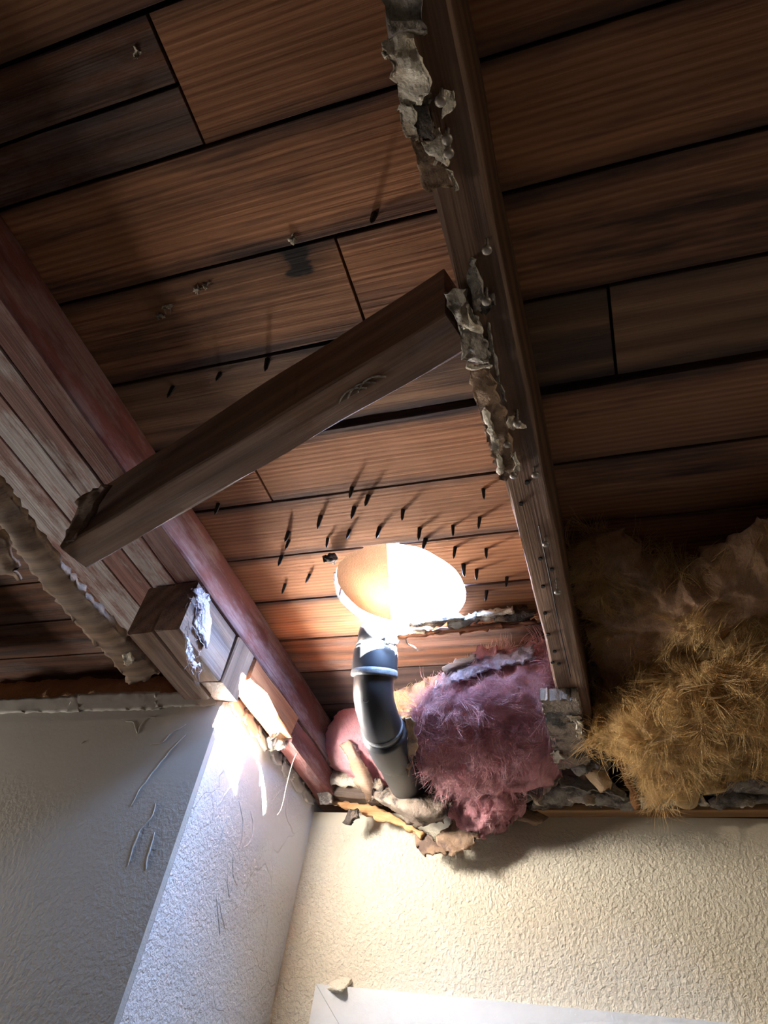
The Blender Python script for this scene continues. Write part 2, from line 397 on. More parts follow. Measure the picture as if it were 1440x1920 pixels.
# ================================================================== SETTING
ZS = 1.24                      # underside of the roof boards
YB, XS, YG = 2.31, -1.128, 1.575
ZF = -ZC/S                     # floor
def struct(name, mb, mat, label=None):
    o = mb.build(name, mat); o['kind'] = 'structure'
    if label: o['label'] = label
    return o
m = MB(); m.box((-3.2, -3.2, ZF-.1), (2.8, 2.6, ZF)); struct('floor', m, 'floor', 'grey floor of the room below the view')
m = MB(); m.box((XS, YB, ZF), (2.7, YB+.16, 1.0)); wall_back = struct('wall_back', m, 'wall', 'cream orange peel textured wall under the torn ceiling edge')
m = MB(); m.box((XS-.16, YG+.02, ZF), (XS, YB+.16, 1.035)); wall_side = struct('wall_side', m, 'side', 'narrow sunlit white plaster wall returning to the cream wall')
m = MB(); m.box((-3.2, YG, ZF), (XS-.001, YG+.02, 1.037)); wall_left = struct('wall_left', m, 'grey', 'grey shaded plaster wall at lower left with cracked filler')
m = MB(); m.box((2.7, -3.0, ZF), (2.85, 2.6, ZS+.035)); struct('wall_right', m, 'room')
m = MB(); m.box((-3.35, -3.0, ZF), (-3.2, 2.6, ZS+.035)); struct('wall_far_left', m, 'room')
m = MB()                       # wall behind the photographer
m.box((-3.35, -3.15, ZF), (2.85, -3.0, ZS+.035))
struct('wall_front', m, 'room')
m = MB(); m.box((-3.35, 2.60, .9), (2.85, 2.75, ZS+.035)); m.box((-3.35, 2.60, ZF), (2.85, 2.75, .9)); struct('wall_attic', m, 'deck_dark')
# room ceiling behind the photographer; unseen side parts put in to block light
m = MB(); m.box((-3.2, -3.0, 1.0), (2.7, -.75, 1.03)); m.box((.64, -.75, 1.0), (2.7, 2.31, 1.03)); m.box((-3.2, -.75, 1.0), (-2.08, YG, 1.03)); struct('ceiling_and_blockers', m, 'room')

# ---- roof boards
HC, HR = Vector((-.583, 1.432)), (.182, .186)
def hole_r(a):
    r = 1+.035*nz((math.cos(a)*2, math.sin(a)*2, 3))+.012*nz((math.cos(a)*9, math.sin(a)*9, 1))
    return HR[0]*r, HR[1]*r
def hole_outline(n=72, grow=0.0):
    out = []
    for k in range(n):
        a = 2*math.pi*k/n; rx, ry = hole_r(a); out.append((HC.x+(rx+grow)*math.cos(a), HC.y+(ry+grow)*math.sin(a)))
    # splintered notch at the near right rim
    return out
def cutter(grow, z0, z1):
    pts = hole_outline(72, grow); n = len(pts); me = D.meshes.new('cut')
    vs = [W((x, y, z0)) for x, y in pts]+[W((x, y, z1)) for x, y in pts]
    fs = [tuple(range(n))[::-1], tuple(range(n, 2*n))]+[(k, (k+1) % n, n+(k+1) % n, n+k) for k in range(n)]
    me.from_pydata(vs, [], fs); me.update()
    bm = bmesh.new(); bm.from_mesh(me); bmesh.ops.recalc_face_normals(bm, faces=bm.faces); bm.to_mesh(me); bm.free()
    o = D.objects.new('cut', me); C.objects.link(o); return o
def punch(objs, grow=0.0):
    cu = cutter(grow, 1.1, 1.6); mods = []
    for o in objs:
        md = o.modifiers.new('hole', 'BOOLEAN'); md.operation = 'DIFFERENCE'; md.object = cu; md.solver = 'EXACT'
    bpy.context.view_layer.update(); dg = bpy.context.evaluated_depsgraph_get()
    for o in objs:
        me = D.meshes.new_from_object(o.evaluated_get(dg)); o.modifiers.clear(); o.data = me
    D.objects.remove(cu)
m = MB(); m.box((-3.35, -3.15, ZS+.031), (2.85, 2.75, ZS+.040)); ceiling = struct('ceiling', m, 'felt', 'old roof boards with dark seams and a round hole')
punch([ceiling], .03)
# y edges of the board rows; x joints inside each row
rows = [(-.76, -.56, [.4]), (-.56, -.355, [-.2]), (-.355, -.155, [.5]), (-.155, .048, [-1.2, .1]), (.048, .247, [-.583]), (.247, .447, []), (.447, .651, [-.418]),
        (.651, .847, [.04]), (.859, 1.053, [-.807]), (1.053, 1.250, [.35]), (1.250, 1.436, [-.95+1.4]), (1.436, 1.625, [.2]), (1.625, 1.80, [-1.3]), (1.80, 2.0, [.1]), (2.0, 2.2, [-.9]), (2.2, 2.4, [.3]), (2.4, 2.6, [])]
rb = random.Random(3); XL, XR = -3.15, 2.65
def board(x0, x1, y0, y1, mat, dz=0):
    g = .0035
    o = timber('roof_board', (x0+.003, (y0+y1)/2, ZS+.0145+dz), (x1-.003, (y0+y1)/2, ZS+.0145+dz), (y1-y0)-2*g, .029, mat, ceiling, jit=.0012, seed=rb.random()*50, n=max(8, int((x1-x0)*12)), chamfer=.035)
    return o
holed = []
for k, (y0, y1, js) in enumerate(rows):
    xs = [XL, -1.32]+[j for j in js if j > -1.25]+[XR]
    for q in range(len(xs)-1):
        x0, x1 = xs[q], xs[q+1]; mat = 'deck'
        if q == 0: board(x0, x1, y0, y1, 'deck_dark'); continue  # boards over the left void: their shade is in the colour
        if y0 == .048 and q == 1:
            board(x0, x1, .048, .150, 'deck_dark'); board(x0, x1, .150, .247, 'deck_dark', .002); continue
        if y0 == .447 and q == 1: mat = 'deck_knot'
        if y0 == .651: mat = 'deck_grey'
        if y0 >= 1.6: mat = 'deck_dark'  # far rows: shade painted in as darker wood
        if y0 >= 1.79: mat = 'deck_shade'  # deepest shade behind the hole, as board colour
        o = board(x0, x1, y0, y1, mat, rb.uniform(0, .002))
        if y0 < HC.y+HR[1]+.02 and y1 > HC.y-HR[1]-.02 and x0 < HC.x+.2 and x1 > HC.x-.2: holed.append(o)
# the knot's place is given in the local frame of its board
kb = [o for o in ceiling.children if o.data.materials[0] == M['deck_knot']][0]
kp = WM[kb.name].inverted() @ W((*atz(556, 492, ZS)[:2], ZS))
for nd in M['deck_knot'].node_tree.nodes:
    if nd.type == 'VECT_MATH' and nd.operation == 'DISTANCE': nd.inputs[1].default_value = (kp.x, kp.y, kp.z)
punch(holed)

# roofing nails that came through the boards: children of the roof
nail_px = [(660,915),(664,953),(601,970),(541,998),(541,1014),(756,957),(907,918),(711,990),(655,994),(615,1011),(850,987),(899,972),(787,992),(797,1011),(853,1028),(912,1030),(894,1069),(950,1083),(912,1109),(528,1043),(579,1078),(534,1097),(410,946),(413,700),(503,676),(324,728),(702,402),(690,930),(870,1060)]
rn = random.Random(5); nail0 = None
for px, py in nail_px:
    p = atz(px, py, ZS)
    if nail0 is None:
        mb = MB(); mb.tube([p+Vector((0, 0, .012)), p, p-Vector((0, 0, .026)), p-Vector((0, 0, .036))], [.0060, .0058, .0042, .0006], 6)
        nail0 = mb.build('nail', 'iron', ceiling); nail_p = p
    else:
        o = nail0.copy(); C.objects.link(o)
        o.name = 'nail'; place(o, Matrix.Translation(W(p)-W(nail_p)) @ WM[nail0.name] @ Matrix.Rotation(rn.uniform(-.1, .12), 4, 'X') @ Matrix.Rotation(rn.uniform(-.1, .1), 4, 'Y') @ Matrix.Scale(rn.uniform(.8, 1.15), 4), ceiling)
# pale crusts on the boards
for px, py, r in ((314, 576, 9), (300, 592, 6), (368, 543, 6), (385, 536, 4), (258, 100, 9), (548, 447, 4)):
    c = [atz(px+dx, py+dy, ZS-.001) for dx, dy in ((-r, -r*.5), (r, -r*.7), (r*.8, r*.6), (-r*.9, r*.7))]
    patch('crust', [[c[0], c[1]], [c[3], c[2]]], 'gyplite', ceiling, .0015, 8, 6, .0012, 90, .014, seed=px)

# ---- tan hardboard half covering the hole from outside
m = MB()
cz = 1.326; ea, eb = atz(724, 1000, cz), atz(736, 1200, cz)
ex0, ex1 = ea.x, eb.x
m.add([(-1.25, 1.0, cz-.03), (ex0+.02, 1.0, cz), (ex0, ea.y, cz), (ex1, eb.y, cz), (ex1-.03, 2.1, cz), (-1.25, 2.1, cz-.03),
       (-1.25, 1.0, cz-.018), (ex0+.02, 1.0, cz+.012), (ex0, ea.y, cz+.012), (ex1, eb.y, cz+.012), (ex1-.03, 2.1, cz+.012), (-1.25, 2.1, cz-.018)],
      [(0,1,2,3,4,5), (11,10,9,8,7,6)]+[(k, (k+1) % 6, 6+(k+1) % 6, 6+k) for k in range(6)])
o = m.build('roof_cover', 'cover'); tag(o, 'tan hardboard sheet lying over the left half of the roof hole', 'board')
# ---- torn felt lip hanging round the rim of the hole
ln = []
for a in [math.radians(x) for x in range(150, 292, 8)]:
    rx, ry = hole_r(a); ln.append(Vector((HC.x+rx*math.cos(a), HC.y-ry*math.sin(a)*1.0, ZS)))

# ================================================================== TIMBERS
# ---- main rafter with leftovers of the ceiling on its underside
raf = empty('roof_rafter', (-.148, .2, 1.02), 'dark long rafter hung with torn drywall scraps and screws, right of centre', 'rafter')
timber('beam', (-.148, -.74, 1.13), (-.148, 2.55, 1.13), .074, .22, 'rafter', raf, jit=.0025, seed=2, n=60)
def scrap(rows, mat, parent=raf, **kw):
    return patch('drywall_scrap', rows, mat, parent, **kw)[0]
zb = 1.012
scrap([PZ(zb, (706, -30), (742, -30), (785, -25)), PZ(zb, (722, 20), (755, 25), (792, 30)), PZ(zb-.01, (732, 62), (760, 58), (800, 60))], 'gyp', thick=.008, seed=1, rough=.008)
scrap([PZ(zb, (728, 55), (756, 48), (776, 60)), PZ(zb-.02, (722, 100), (752, 105), (786, 100)), PZ(zb-.015, (738, 150), (768, 150), (800, 158)), PZ(zb-.004, (748, 205), (772, 200), (792, 190))], 'gyplite', thick=.012, seed=2, rough=.014, freq=22, nu=20, nv=26)
scrap([PZ(zb, (746, 200), (760, 195), (776, 195)), PZ(zb-.004, (752, 240), (764, 240), (780, 235)), PZ(zb-.006, (760, 262), (775, 258), (790, 262))], 'gyplite', thick=.012, seed=3, rough=.010, freq=24)
scrap([PZ(zb, (775, 175), (790, 165), (800, 172)), PZ(zb-.006, (776, 215), (795, 215), (806, 210)), PZ(zb-.006, (787, 258), (805, 262), (820, 255))], 'char', thick=.010, seed=4)
scrap([PZ(zb-.003, (785, 262), (810, 258), (828, 250)), PZ(zb-.006, (796, 280), (816, 285), (834, 285)), PZ(zb-.004, (822, 300), (832, 310), (840, 318))], 'gyplite', thick=.008, seed=5)
scrap([PZ(zb, (771, 262), (795, 272), (838, 316)), PZ(zb-.002, (782, 310), (810, 312), (846, 330)), PZ(zb-.002, (790, 357), (820, 354), (856, 354))], 'brownpaper', thick=.004, seed=6, rough=.002)
scrap([PZ(zb-.003, (838, 318), (850, 322)), PZ(zb-.003, (845, 340), (854, 340)), PZ(zb-.003, (848, 356), (858, 356))], 'gyplite', thick=.005, seed=8, nu=5, nv=8)
scrap([PZ(zb, (832, 172), (848, 170)), PZ(zb-.003, (830, 200), (858, 198)), PZ(zb-.003, (828, 220), (842, 214))], 'gyplite', thick=.008, seed=9, nu=8, nv=8)
scrap([PZ(zb, (880, 480), (888, 478)), PZ(zb-.008, (878, 520), (897, 518)), PZ(zb-.006, (886, 565), (908, 560)), PZ(zb, (905, 588), (915, 582))], 'gyp', thick=.010, seed=10, rough=.010)
scrap([PZ(zb, (900, 555), (925, 552)), PZ(zb-.012, (902, 570), (927, 566)), PZ(zb-.006, (906, 590), (916, 588))], 'gyp', thick=.014, seed=11, rough=.012, nu=8, nv=8)
scrap([PZ(zb, (836, 548), (850, 542), (872, 548)), PZ(zb-.012, (850, 590), (868, 585), (888, 590)), PZ(zb-.014, (862, 632), (880, 630), (902, 625)), PZ(zb-.012, (872, 668), (890, 668), (915, 665)), PZ(zb, (878, 690), (900, 692), (920, 688))], 'gyp', thick=.014, seed=12, rough=.018, freq=22, nu=18, nv=34)
scrap([PZ(zb-.016, (862, 575), (872, 572)), PZ(zb-.022, (872, 605), (886, 602)), PZ(zb-.014, (882, 620), (898, 622))], 'gyplite', thick=.006, seed=13, rough=.01, nu=6, nv=12)
scrap([PZ(zb-.014, (868, 606), (876, 602)), PZ(zb-.022, (876, 612), (886, 610)), PZ(zb-.014, (872, 618), (880, 618))], 'gyplite', thick=.006, seed=14, rough=.01, nu=6, nv=6)
scrap([PZ(zb-.012, (877, 680), (895, 684), (918, 684)), PZ(zb-.018, (880, 686), (900, 692), (918, 690))], 'gyplite', thick=.006, seed=15, rough=.008, nu=14, nv=5)
scrap([PZ(zb, (878, 690), (900, 692), (921, 700)), PZ(zb-.004, (892, 745), (912, 745), (935, 748)), PZ(zb-.004, (906, 800), (925, 798), (950, 795)), PZ(zb-.003, (922, 850), (940, 848), (960, 850)), PZ(zb, (938, 895), (955, 893), (972, 890))], 'brownpaper', thick=.007, seed=16, rough=.008, freq=18, nu=14, nv=36)
scrap([PZ(zb-.01, (906, 768), (912, 764)), PZ(zb-.012, (920, 825), (930, 820)), PZ(zb-.008, (938, 893), (946, 886))], 'gyplite', thick=.005, seed=17, rough=.005, nu=5, nv=24)
scrap([PZ(zb-.008, (960, 855), (968, 853)), PZ(zb-.01, (964, 872), (973, 868)), PZ(zb-.008, (966, 885), (974, 883))], 'gyplite', thick=.006, seed=18, rough=.006, nu=5, nv=8)
scrap([PZ(zb-.008, (952, 778), (966, 786)), PZ(zb-.014, (958, 795), (978, 796)), PZ(zb-.008, (972, 806), (986, 800))], 'gyplite', thick=.006, seed=19, rough=.008, nu=7, nv=7)
scrap([PZ(1.016, (915, 605), (919, 604)), PZ(1.012, (925, 680), (931, 678)), PZ(1.014, (943, 755), (948, 752))], 'gyp', thick=.005, seed=20, rough=.004, nu=4, nv=24)
def screw(px, py, z, tilt, parent, L=.05, r=.0075):
    p = atz(px, py, z); d = Vector(tilt).normalized(); mb = MB()
    path = [p-d*.002, p, p+d*.004, p+d*.009]; rad = [r*.6, r, r*.92, r*.34]
    n = 10
    for k in range(n): path.append(p+d*(.010+L*k/n)); rad.append(r*(.40 if k % 2 else .26))
    mb.tube(path, rad, 10); return mb.build('screw', 'steel', parent, True)
for px, py, z in ((826, 190, .985), (838, 262, .99), (841, 288, .985), (913, 470, .99), (912, 566, .985), (970, 795, .985), (1046, 1112, .985), (1004, 892, 1.0), (951, 835, 1.0), (963, 893, 1.0), (1024, 1022, 1.0)):
    screw(px, py, z, (-.02, -.12, 1), raf, .04 if z < .995 else .02)
for px, py in ((977, 945), (1013, 1048), (1018, 1100), (1022, 1150), (1028, 1190), (1036, 1242), (1048, 1245), (1040, 1222), (988, 905), (1035, 1068)):
    p = atz(px, py, 1.018); mb = MB(); mb.tube([p+Vector((0, 0, .01)), p-Vector((0, 0, .0015))], [.0045, .0045], 7); mb.build('nail_hole', 'iron', raf)
# long check (split) along the underside
mb = MB(); pts = PZ(1.0175, (1010, 985), (1030, 1080), (1048, 1170), (1070, 1270)); mb.tube(resample(pts, 12), .0014, 5); mb.build('split_line', 'iron', raf)

# leftover ceiling drywall under the far end of the rafter
fr = empty('ceiling_fragment', atz(1050, 1360, 1.0), 'mottled grey drywall fragment left under the rafter end beside pink insulation', 'drywall')
g = [[atz(1014, 1312, .985), atz(1085, 1312, .985)], [atz(1022, 1350, .985), atz(1092, 1350, .985)], [atz(1036, 1400, .985), atz(1100, 1395, .985)], [atz(1050, 1445, .985), atz(1105, 1430, .985)]]
patch('board_face', g, 'mottle', fr, .034, 22, 24, .002, 30, .007, seed=21, smooth=False)
patch('paper_tear', [PZ(.98, (1066, 1342), (1086, 1344)), PZ(.976, (1080, 1362), (1092, 1364)), PZ(.98, (1078, 1384), (1092, 1386))], 'gyplite', fr, .005, 6, 9, .008, 50, .012, seed=22)
patch('paper_tear', [PZ(.978, (1034, 1412), (1048, 1410)), PZ(.974, (1036, 1424), (1056, 1422)), PZ(.98, (1040, 1430), (1044, 1432))], 'gyplite', fr, .005, 6, 6, .006, 50, .008, seed=23)
o, _ = patch('paper_scrap', [PY(1.9, (1097, 1369), (1112, 1368), (1127, 1372)), PY(1.88, (1100, 1378), (1112, 1384), (1122, 1380))], 'gyp', None, .008, 8, 5, .006, 40, .008, seed=24)
tag(o, 'small grey paper scrap caught beside the drywall fragment', 'paper scrap')

# ---- painted beam over the side wall
bm_ = empty('painted_beam', (-1.1, .8, 1.112), 'maroon painted beam with peeling white boards beneath, running up the left', 'beam')
timber('edge_timber', (-1.072, -.74, 1.177), (-1.072, 2.55, 1.177), .078, .130, 'beam', bm_, jit=.0015, seed=4, n=50)
for k, (x0, x1) in enumerate(((-1.190, -1.113), (-1.272, -1.192), (-1.390, -1.274))):
    timber('plank', ((x0+x1)/2, -.74, 1.132), ((x0+x1)/2, 2.5, 1.132), x1-x0, .040, 'soffit', bm_, jit=.001, seed=5+k, n=40)

# ---- diagonal brace from the painted beam to the main rafter
def brace_pt(px, py, z): return atz(px, py, z)
fl, frr = atz(112, 1028, .905), atz(834, 588, 1.005)     # near lower edge
d = (frr-fl); dn = Vector((d.y, -d.x, 0)).normalized()   # towards the viewer
if dn.y > 0: dn = -dn
wid, hei = .074, .178
up = Vector((0, 0, 1)); dd = d.normalized(); upv = (up-dd*up.dot(dd)).normalized()
a0 = fl-dn*wid/2+upv*hei/2; b0 = frr-dn*wid/2+upv*hei/2
o = timber('diagonal_brace', a0, b0, wid, hei, 'brace', None, jit=.0022, seed=11, n=40)
tag(o, 'grey brown diagonal timber brace crossing below the roof boards', 'brace')
br = o
# splintered lip on the brace's low end, a child of the brace
patch('split_lip', [[atz(150, 925, .99), atz(200, 906, .99)], [atz(132, 980, .95), atz(170, 960, .95)], [atz(122, 1015, .91), atz(140, 1010, .91)]], 'brace', br, .012, 8, 12, .012, 14, .012, seed=30)
for px, py in ((690, 700), (706, 704), (676, 694)):
    mb = MB(); pts = [frr+(fl-frr)*((834-px-dx)/722)-dn*(.035+dz)+Vector((0, 0, -.001)) for dx, dz in ((-22, .004), (-8, -.006), (8, -.006), (22, .006))]
    mb.tube(resample(pts, 8), .0016, 5); mb.build('scratch_arc', 'gyp', br)

# ---- torn lath strip hanging below the beam, left
o = empty('hanging_lath', atz(150, 1110, .92), 'torn brown lath strip with paper shreds sloping down at far left', 'lath')
L1 = [atz(-30, 890, .845), atz(30, 940, .86), atz(110, 1055, .89), atz(190, 1145, .935), atz(245, 1205, .965), atz(300, 1262, 1.0)]
L2 = [atz(-40, 960, .845), atz(0, 985, .86), atz(60, 1075, .89), atz(140, 1165, .935), atz(195, 1225, .965), atz(245, 1280, 1.0)]
patch('lath', [L1, [(a+b)/2+Vector((0, 0, -.006)) for a, b in zip(L1, L2)], L2], 'strip', o, .016, 70, 8, .002, 14, .011, seed=31)
patch('paper_shred', [PZ(.84, (-30, 1000), (8, 1000)), PZ(.83, (-30, 1045), (22, 1042)), PZ(.83, (-30, 1083), (40, 1080))], 'strip', o, .006, 10, 12, .008, 14, .018, seed=32)
patch('paper_shred', [PZ(.97, (225, 1212), (250, 1222)), PZ(.965, (232, 1232), (248, 1236)), PZ(.965, (234, 1250), (250, 1246))], 'gyplite', o, .008, 7, 7, .008, 30, .012, seed=33)

# ---- short header block hung under the beam
hb = empty('header_block', (-1.11, 1.25, .954), 'dark cut end of a short header block wrapped in cobweb', 'block')
for k, (x0, x1) in enumerate(((-1.112, -1.038), (-1.196, -1.114))):
    timber('ply', ((x0+x1)/2, 1.175+.004*k, 1.03), ((x0+x1)/2, 1.405+.085*k, 1.03), x1-x0, .152, 'brace', hb, jit=.002, seed=14+k, n=14, ragged=(.01, .01))
patch('cobweb_rag', [PX(-1.03, (362, 1100), (372, 1130), (366, 1180)), PX(-1.026, (380, 1105), (386, 1150), (378, 1200)), PX(-1.028, (392, 1125), (396, 1170), (388, 1215))], 'cobweb', hb, .004, 12, 12, .012, 22, .014, seed=34)
patch('cobweb_rag', [PX(-1.03, (345, 1190), (352, 1196)), PX(-1.026, (350, 1225), (362, 1228)), PX(-1.026, (366, 1250), (376, 1252))], 'cobweb', hb, .003, 5, 12, .008, 26, .010, seed=35)
mb = MB(); rr = random.Random(9)
for k in range(60):
    p = atx(366+rr.uniform(-16, 14), 1150+rr.uniform(-50, 110), -1.026); q = [p]
    for j in range(3): q.append(q[-1]+Vector((rr.uniform(0, .008), rr.uniform(-.012, .018), rr.uniform(-.02, .006))))
    mb.tube(q, .0007, 3)
mb.build('cobweb_threads', 'cobweb', hb)['kind'] = 'stuff'
# dark upright cripple behind it
o = timber('cripple_stud', (-1.080, 1.472, .962), (-1.074, 1.472, 1.112), .075, .10, 'brace', None, up=(0, 1, 0), jit=.002, seed=18, n=8, ragged=(.02, 0))
tag(o, 'dark upright stub of wood between header block and sunlit plate', 'stud')
# sunlit plate end
pl = empty('top_plate', (-1.07, 1.6, 1.04), 'reddish top plate stub with sunlit side under the painted beam', 'plate')
timber('plate', (-1.072, 1.530, 1.075), (-1.072, 1.86, 1.075), .078, .072, 'stub', pl, jit=.003, seed=19, n=14, ragged=(.012, .03))
timber('splinter', (-1.045, 1.72, 1.045), (-1.045, 1.80, 1.075), .016, .02, 'strip', pl, jit=.004, seed=20, n=5, ragged=(.02, .03))
o = timber('plate_offcut', (-1.075, 1.87, 1.07), (-1.075, 2.3, 1.07), .07, .075, 'beam', None, jit=.004, seed=21, n=14, ragged=(.02, .0))
tag(o, 'weathered plate end resting on the sunlit wall near the corner', 'plate')
# crumbled plaster and wool on the wall top under the plate
rr = random.Random(12)
for k, (px, py, sz, mt) in enumerate(((520, 1352, .035, 'brownpaper'), (512, 1372, .03, 'gyplite'), (526, 1382, .04, 'tanpaper'), (540, 1398, .036, 'tanpaper'), (552, 1412, .03, 'gyp'), (508, 1392, .026, 'gyplite'), (545, 1378, .03, 'gyplite'))):
    c = atx(px, py, -1.10); lab = ['brown', 'chalky white', 'large tan', 'lower tan', 'grey', 'small chalky', 'pale'][k]
    rws = [[c+Vector((.02, -sz, sz*.6)), c+Vector((.02, sz, sz*.6))], [c+Vector((.035, -sz, 0)), c+Vector((.035, sz, 0))], [c+Vector((.01, -sz*.8, -sz*.7)), c+Vector((.01, sz*.7, -sz*.7))]]
    o, _ = patch('plaster_crumb', rws, mt, None, .03, 8, 8, .014, 30, .016, seed=40+k)
    tag(o, lab+' crumb of broken plaster on the sunlit wall top', 'plaster crumb', 'plaster crumbs on the side wall top')
# hanging white string
mb = MB(); pts = [atx(556, 1412, -1.04), atx(548, 1432, -1.05), atx(538, 1470, -1.06), atx(529, 1512, -1.07), atx(520, 1528, -1.08)]
mb.tube(resample(pts, 20), .0013, 5); tag(mb.build('string', 'gyplite'), 'thin white string hanging from the plate in front of the sunlit wall', 'string')

# ================================================================== PIPE
pp = empty('vent_pipe', aty(770, 1480, 2.15), 'black plastic vent pipe with elbow rising to the roof hole', 'pipe')
def rpx(px, P): # radius in u for a half width in pixels at point P
    dep = sum(ROT[2][i]*P[i] for i in range(3)); return px*dep/FOC
P0, P1, P2, P3, P4, P5, P6 = PYs((709, 1182, 1.562), (705, 1215, 1.572), (702, 1262, 1.59), (701, 1310, 1.632), (716, 1362, 1.73), (744, 1422, 1.92), (774, 1478, 2.17))
mb = MB(); cpts = resample([P1, P2, P3, P4, P5, P6], 40); mb.tube(cpts, [rpx(38, P) for P in cpts], 28); mb.build('elbow', 'pipe', pp, True)
mb = MB(); mb.tube([P0, P0.lerp(P1, .3), P1], [rpx(35, P0), rpx(36, P0), rpx(36, P1)], 28); mb.build('inlet', 'pipe', pp, True)
c1 = resample([P1, P2, P3, P4, P5, P6], 60)
def ring(i0, i1, extra, mat, nm):
    mb = MB(); q = c1[i0:i1+1]; r0 = rpx(38, q[0])+extra
    mb.tube(q, [r0*.985]+[r0]*(len(q)-2)+[r0*.985], 28); return mb.build(nm, mat, pp, True)
ring(0, 4, .003, 'pipering', 'collar'); ring(3, 12, .006, 'pipe', 'socket'); ring(11, 14, .009, 'pipering', 'socket_lip')
ring(36, 37, .004, 'pipering', 'clamp_band'); ring(38, 47, .007, 'pipe', 'socket')
mb = MB(); q = c1[24]; n = Vector((-.05, -.85, -.5)).normalized(); e = rpx(38.3, q)
cc = q+n*e; u1 = n.orthogonal().normalized(); u2 = n.cross(u1)
mb.tube([cc+(u1*math.cos(a)+u2*math.sin(a))*.011 for a in [2*math.pi*k/16 for k in range(17)]], .0011, 5, False); mb.build('mould_mark', 'pipering', pp)
for i_, (dx) in enumerate((0, .02)):
    q = c1[37+i_*2]; cc = q+n*(rpx(38, q)+.004)+Vector((.02, 0, 0)); mb = MB(); mb.tube([cc, cc+n*.008], [.006, .005], 8); mb.build('clamp_screw', 'steel', pp)
# peeling rag, and a white patch painted as the sun's highlight
patch('tar_rag', [PYs((760, 1350, 1.68), (772, 1345, 1.69)), PYs((762, 1390, 1.74), (782, 1392, 1.75)), PYs((764, 1425, 1.85), (776, 1420, 1.87)), PYs((765, 1452, 1.9), (768, 1450, 1.9))], 'brownpaper', pp, .006, 6, 14, .01, 26, .012, seed=51)
patch('sun_highlight', [PYs((722, 1184, 1.515), (744, 1186, 1.52)), PYs((726, 1196, 1.515), (746, 1196, 1.525)), PYs((728, 1210, 1.52), (746, 1208, 1.53))], 'gyplite', pp, .004, 10, 8, .008, 26, .014, seed=52)

# splintered felt and wood along the far rim of the hole
hd = empty('rim_debris', atz(880, 1165, 1.22), 'splintered felt and wood scraps along the far rim of the roof hole', 'debris')
for k, (x0, y0, x1, y1, w_, mt) in enumerate(((770, 1172, 870, 1160, 14, 'char'), (840, 1172, 930, 1150, 16, 'gyp'), (890, 1156, 960, 1146, 12, 'gyplite'), (930, 1160, 1004, 1150, 20, 'char'), (860, 1182, 940, 1172, 8, 'stub'), (700, 1188, 800, 1184, 6, 'gyplite'), (745, 1192, 1004, 1166, 7, 'stub'))):
    patch('scrap', [PZ(1.225, (x0, y0-w_*.5), ((x0+x1)/2, (y0+y1)/2-w_*.7), (x1, y1-w_*.5)), PZ(1.20, (x0, y0), ((x0+x1)/2, (y0+y1)/2), (x1, y1)), PZ(1.215, (x0, y0+w_*.5), ((x0+x1)/2, (y0+y1)/2+w_*.6), (x1, y1+w_*.5))], mt, hd, .01, 18, 5, .010, 26, .012, seed=60+k)
mb = MB(); mb.tube(resample(PZ(1.2, (760, 1190), (763, 1206), (775, 1212), (784, 1220)), 10), .002, 5); mb.build('wire', 'steel', hd)
mb = MB(); mb.tube(resample(ln[:12], 30), .004, 6); mb.build('rim_edge', 'gyp', hd)
patch('rim_bark', [PZ(1.225, (606, 1040), (630, 1036)), PZ(1.20, (608, 1048), (632, 1050)), PZ(1.22, (612, 1054), (630, 1056))], 'char', hd, .01, 8, 6, .008, 40, .008, seed=69)

# ================================================================== INSULATION
pk = empty('pink_insulation', aty(900, 1470, 1.95), 'large pink glass wool batt bulging from the rafter bay right of the pipe', 'insulation')
rws = [PYs((800, 1312, 1.76), (832, 1262, 1.70), (880, 1238, 1.69), (950, 1224, 1.67), (1004, 1204, 1.64), (1032, 1198, 1.63)),
       PYs((806, 1322, 1.76), (836, 1285, 1.71), (885, 1260, 1.70), (950, 1246, 1.68), (1004, 1232, 1.65), (1036, 1226, 1.64)),
       PYs((768, 1352, 1.80), (826, 1330, 1.74), (885, 1315, 1.73), (950, 1300, 1.71), (1004, 1285, 1.69), (1040, 1280, 1.68)),
       PYs((764, 1385, 1.88), (820, 1380, 1.83), (885, 1365, 1.81), (950, 1350, 1.80), (1010, 1340, 1.78), (1042, 1335, 1.77)),
       PYs((784, 1430, 1.97), (830, 1432, 1.93), (885, 1420, 1.90), (950, 1405, 1.88), (1010, 1398, 1.87), (1044, 1395, 1.87)),
       PYs((830, 1466, 2.08), (860, 1475, 2.05), (900, 1474, 2.02), (955, 1468, 2.01), (1010, 1458, 2.01), (1050, 1440, 2.0))]
o, frn = patch('batt', rws, 'pink', pk, nu=110, nv=80, rough=.020, freq=9, torn=.02, seed=71, ridged=True, back=(0, .22, .03))
strands('loose_fibres', frn, 9000, 'pinkfib', pk, .06, .0007, 3, .7, (.1, -.1, -.8), .25)
_, fr2 = patch('skylit_strip', [PYs((812, 1302, 1.745), (845, 1258, 1.685), (900, 1240, 1.675), (1000, 1214, 1.64)), PYs((806, 1318, 1.745), (850, 1284, 1.69), (905, 1262, 1.68), (1004, 1240, 1.645))], 'lilac', pk, .006, 60, 16, .020, 22, .016, seed=72, ridged=True)  # pale strip painted for skylight along the batt's top
strands('strip_fibres', fr2, 900, 'pinkfib', pk, .025, .0006, 13, .8, (0, -.1, -.2), .4)
tf = empty('pink_tuft', aty(900, 1560, 2.1), 'ragged pink wool tuft hanging over the cream wall edge', 'insulation')
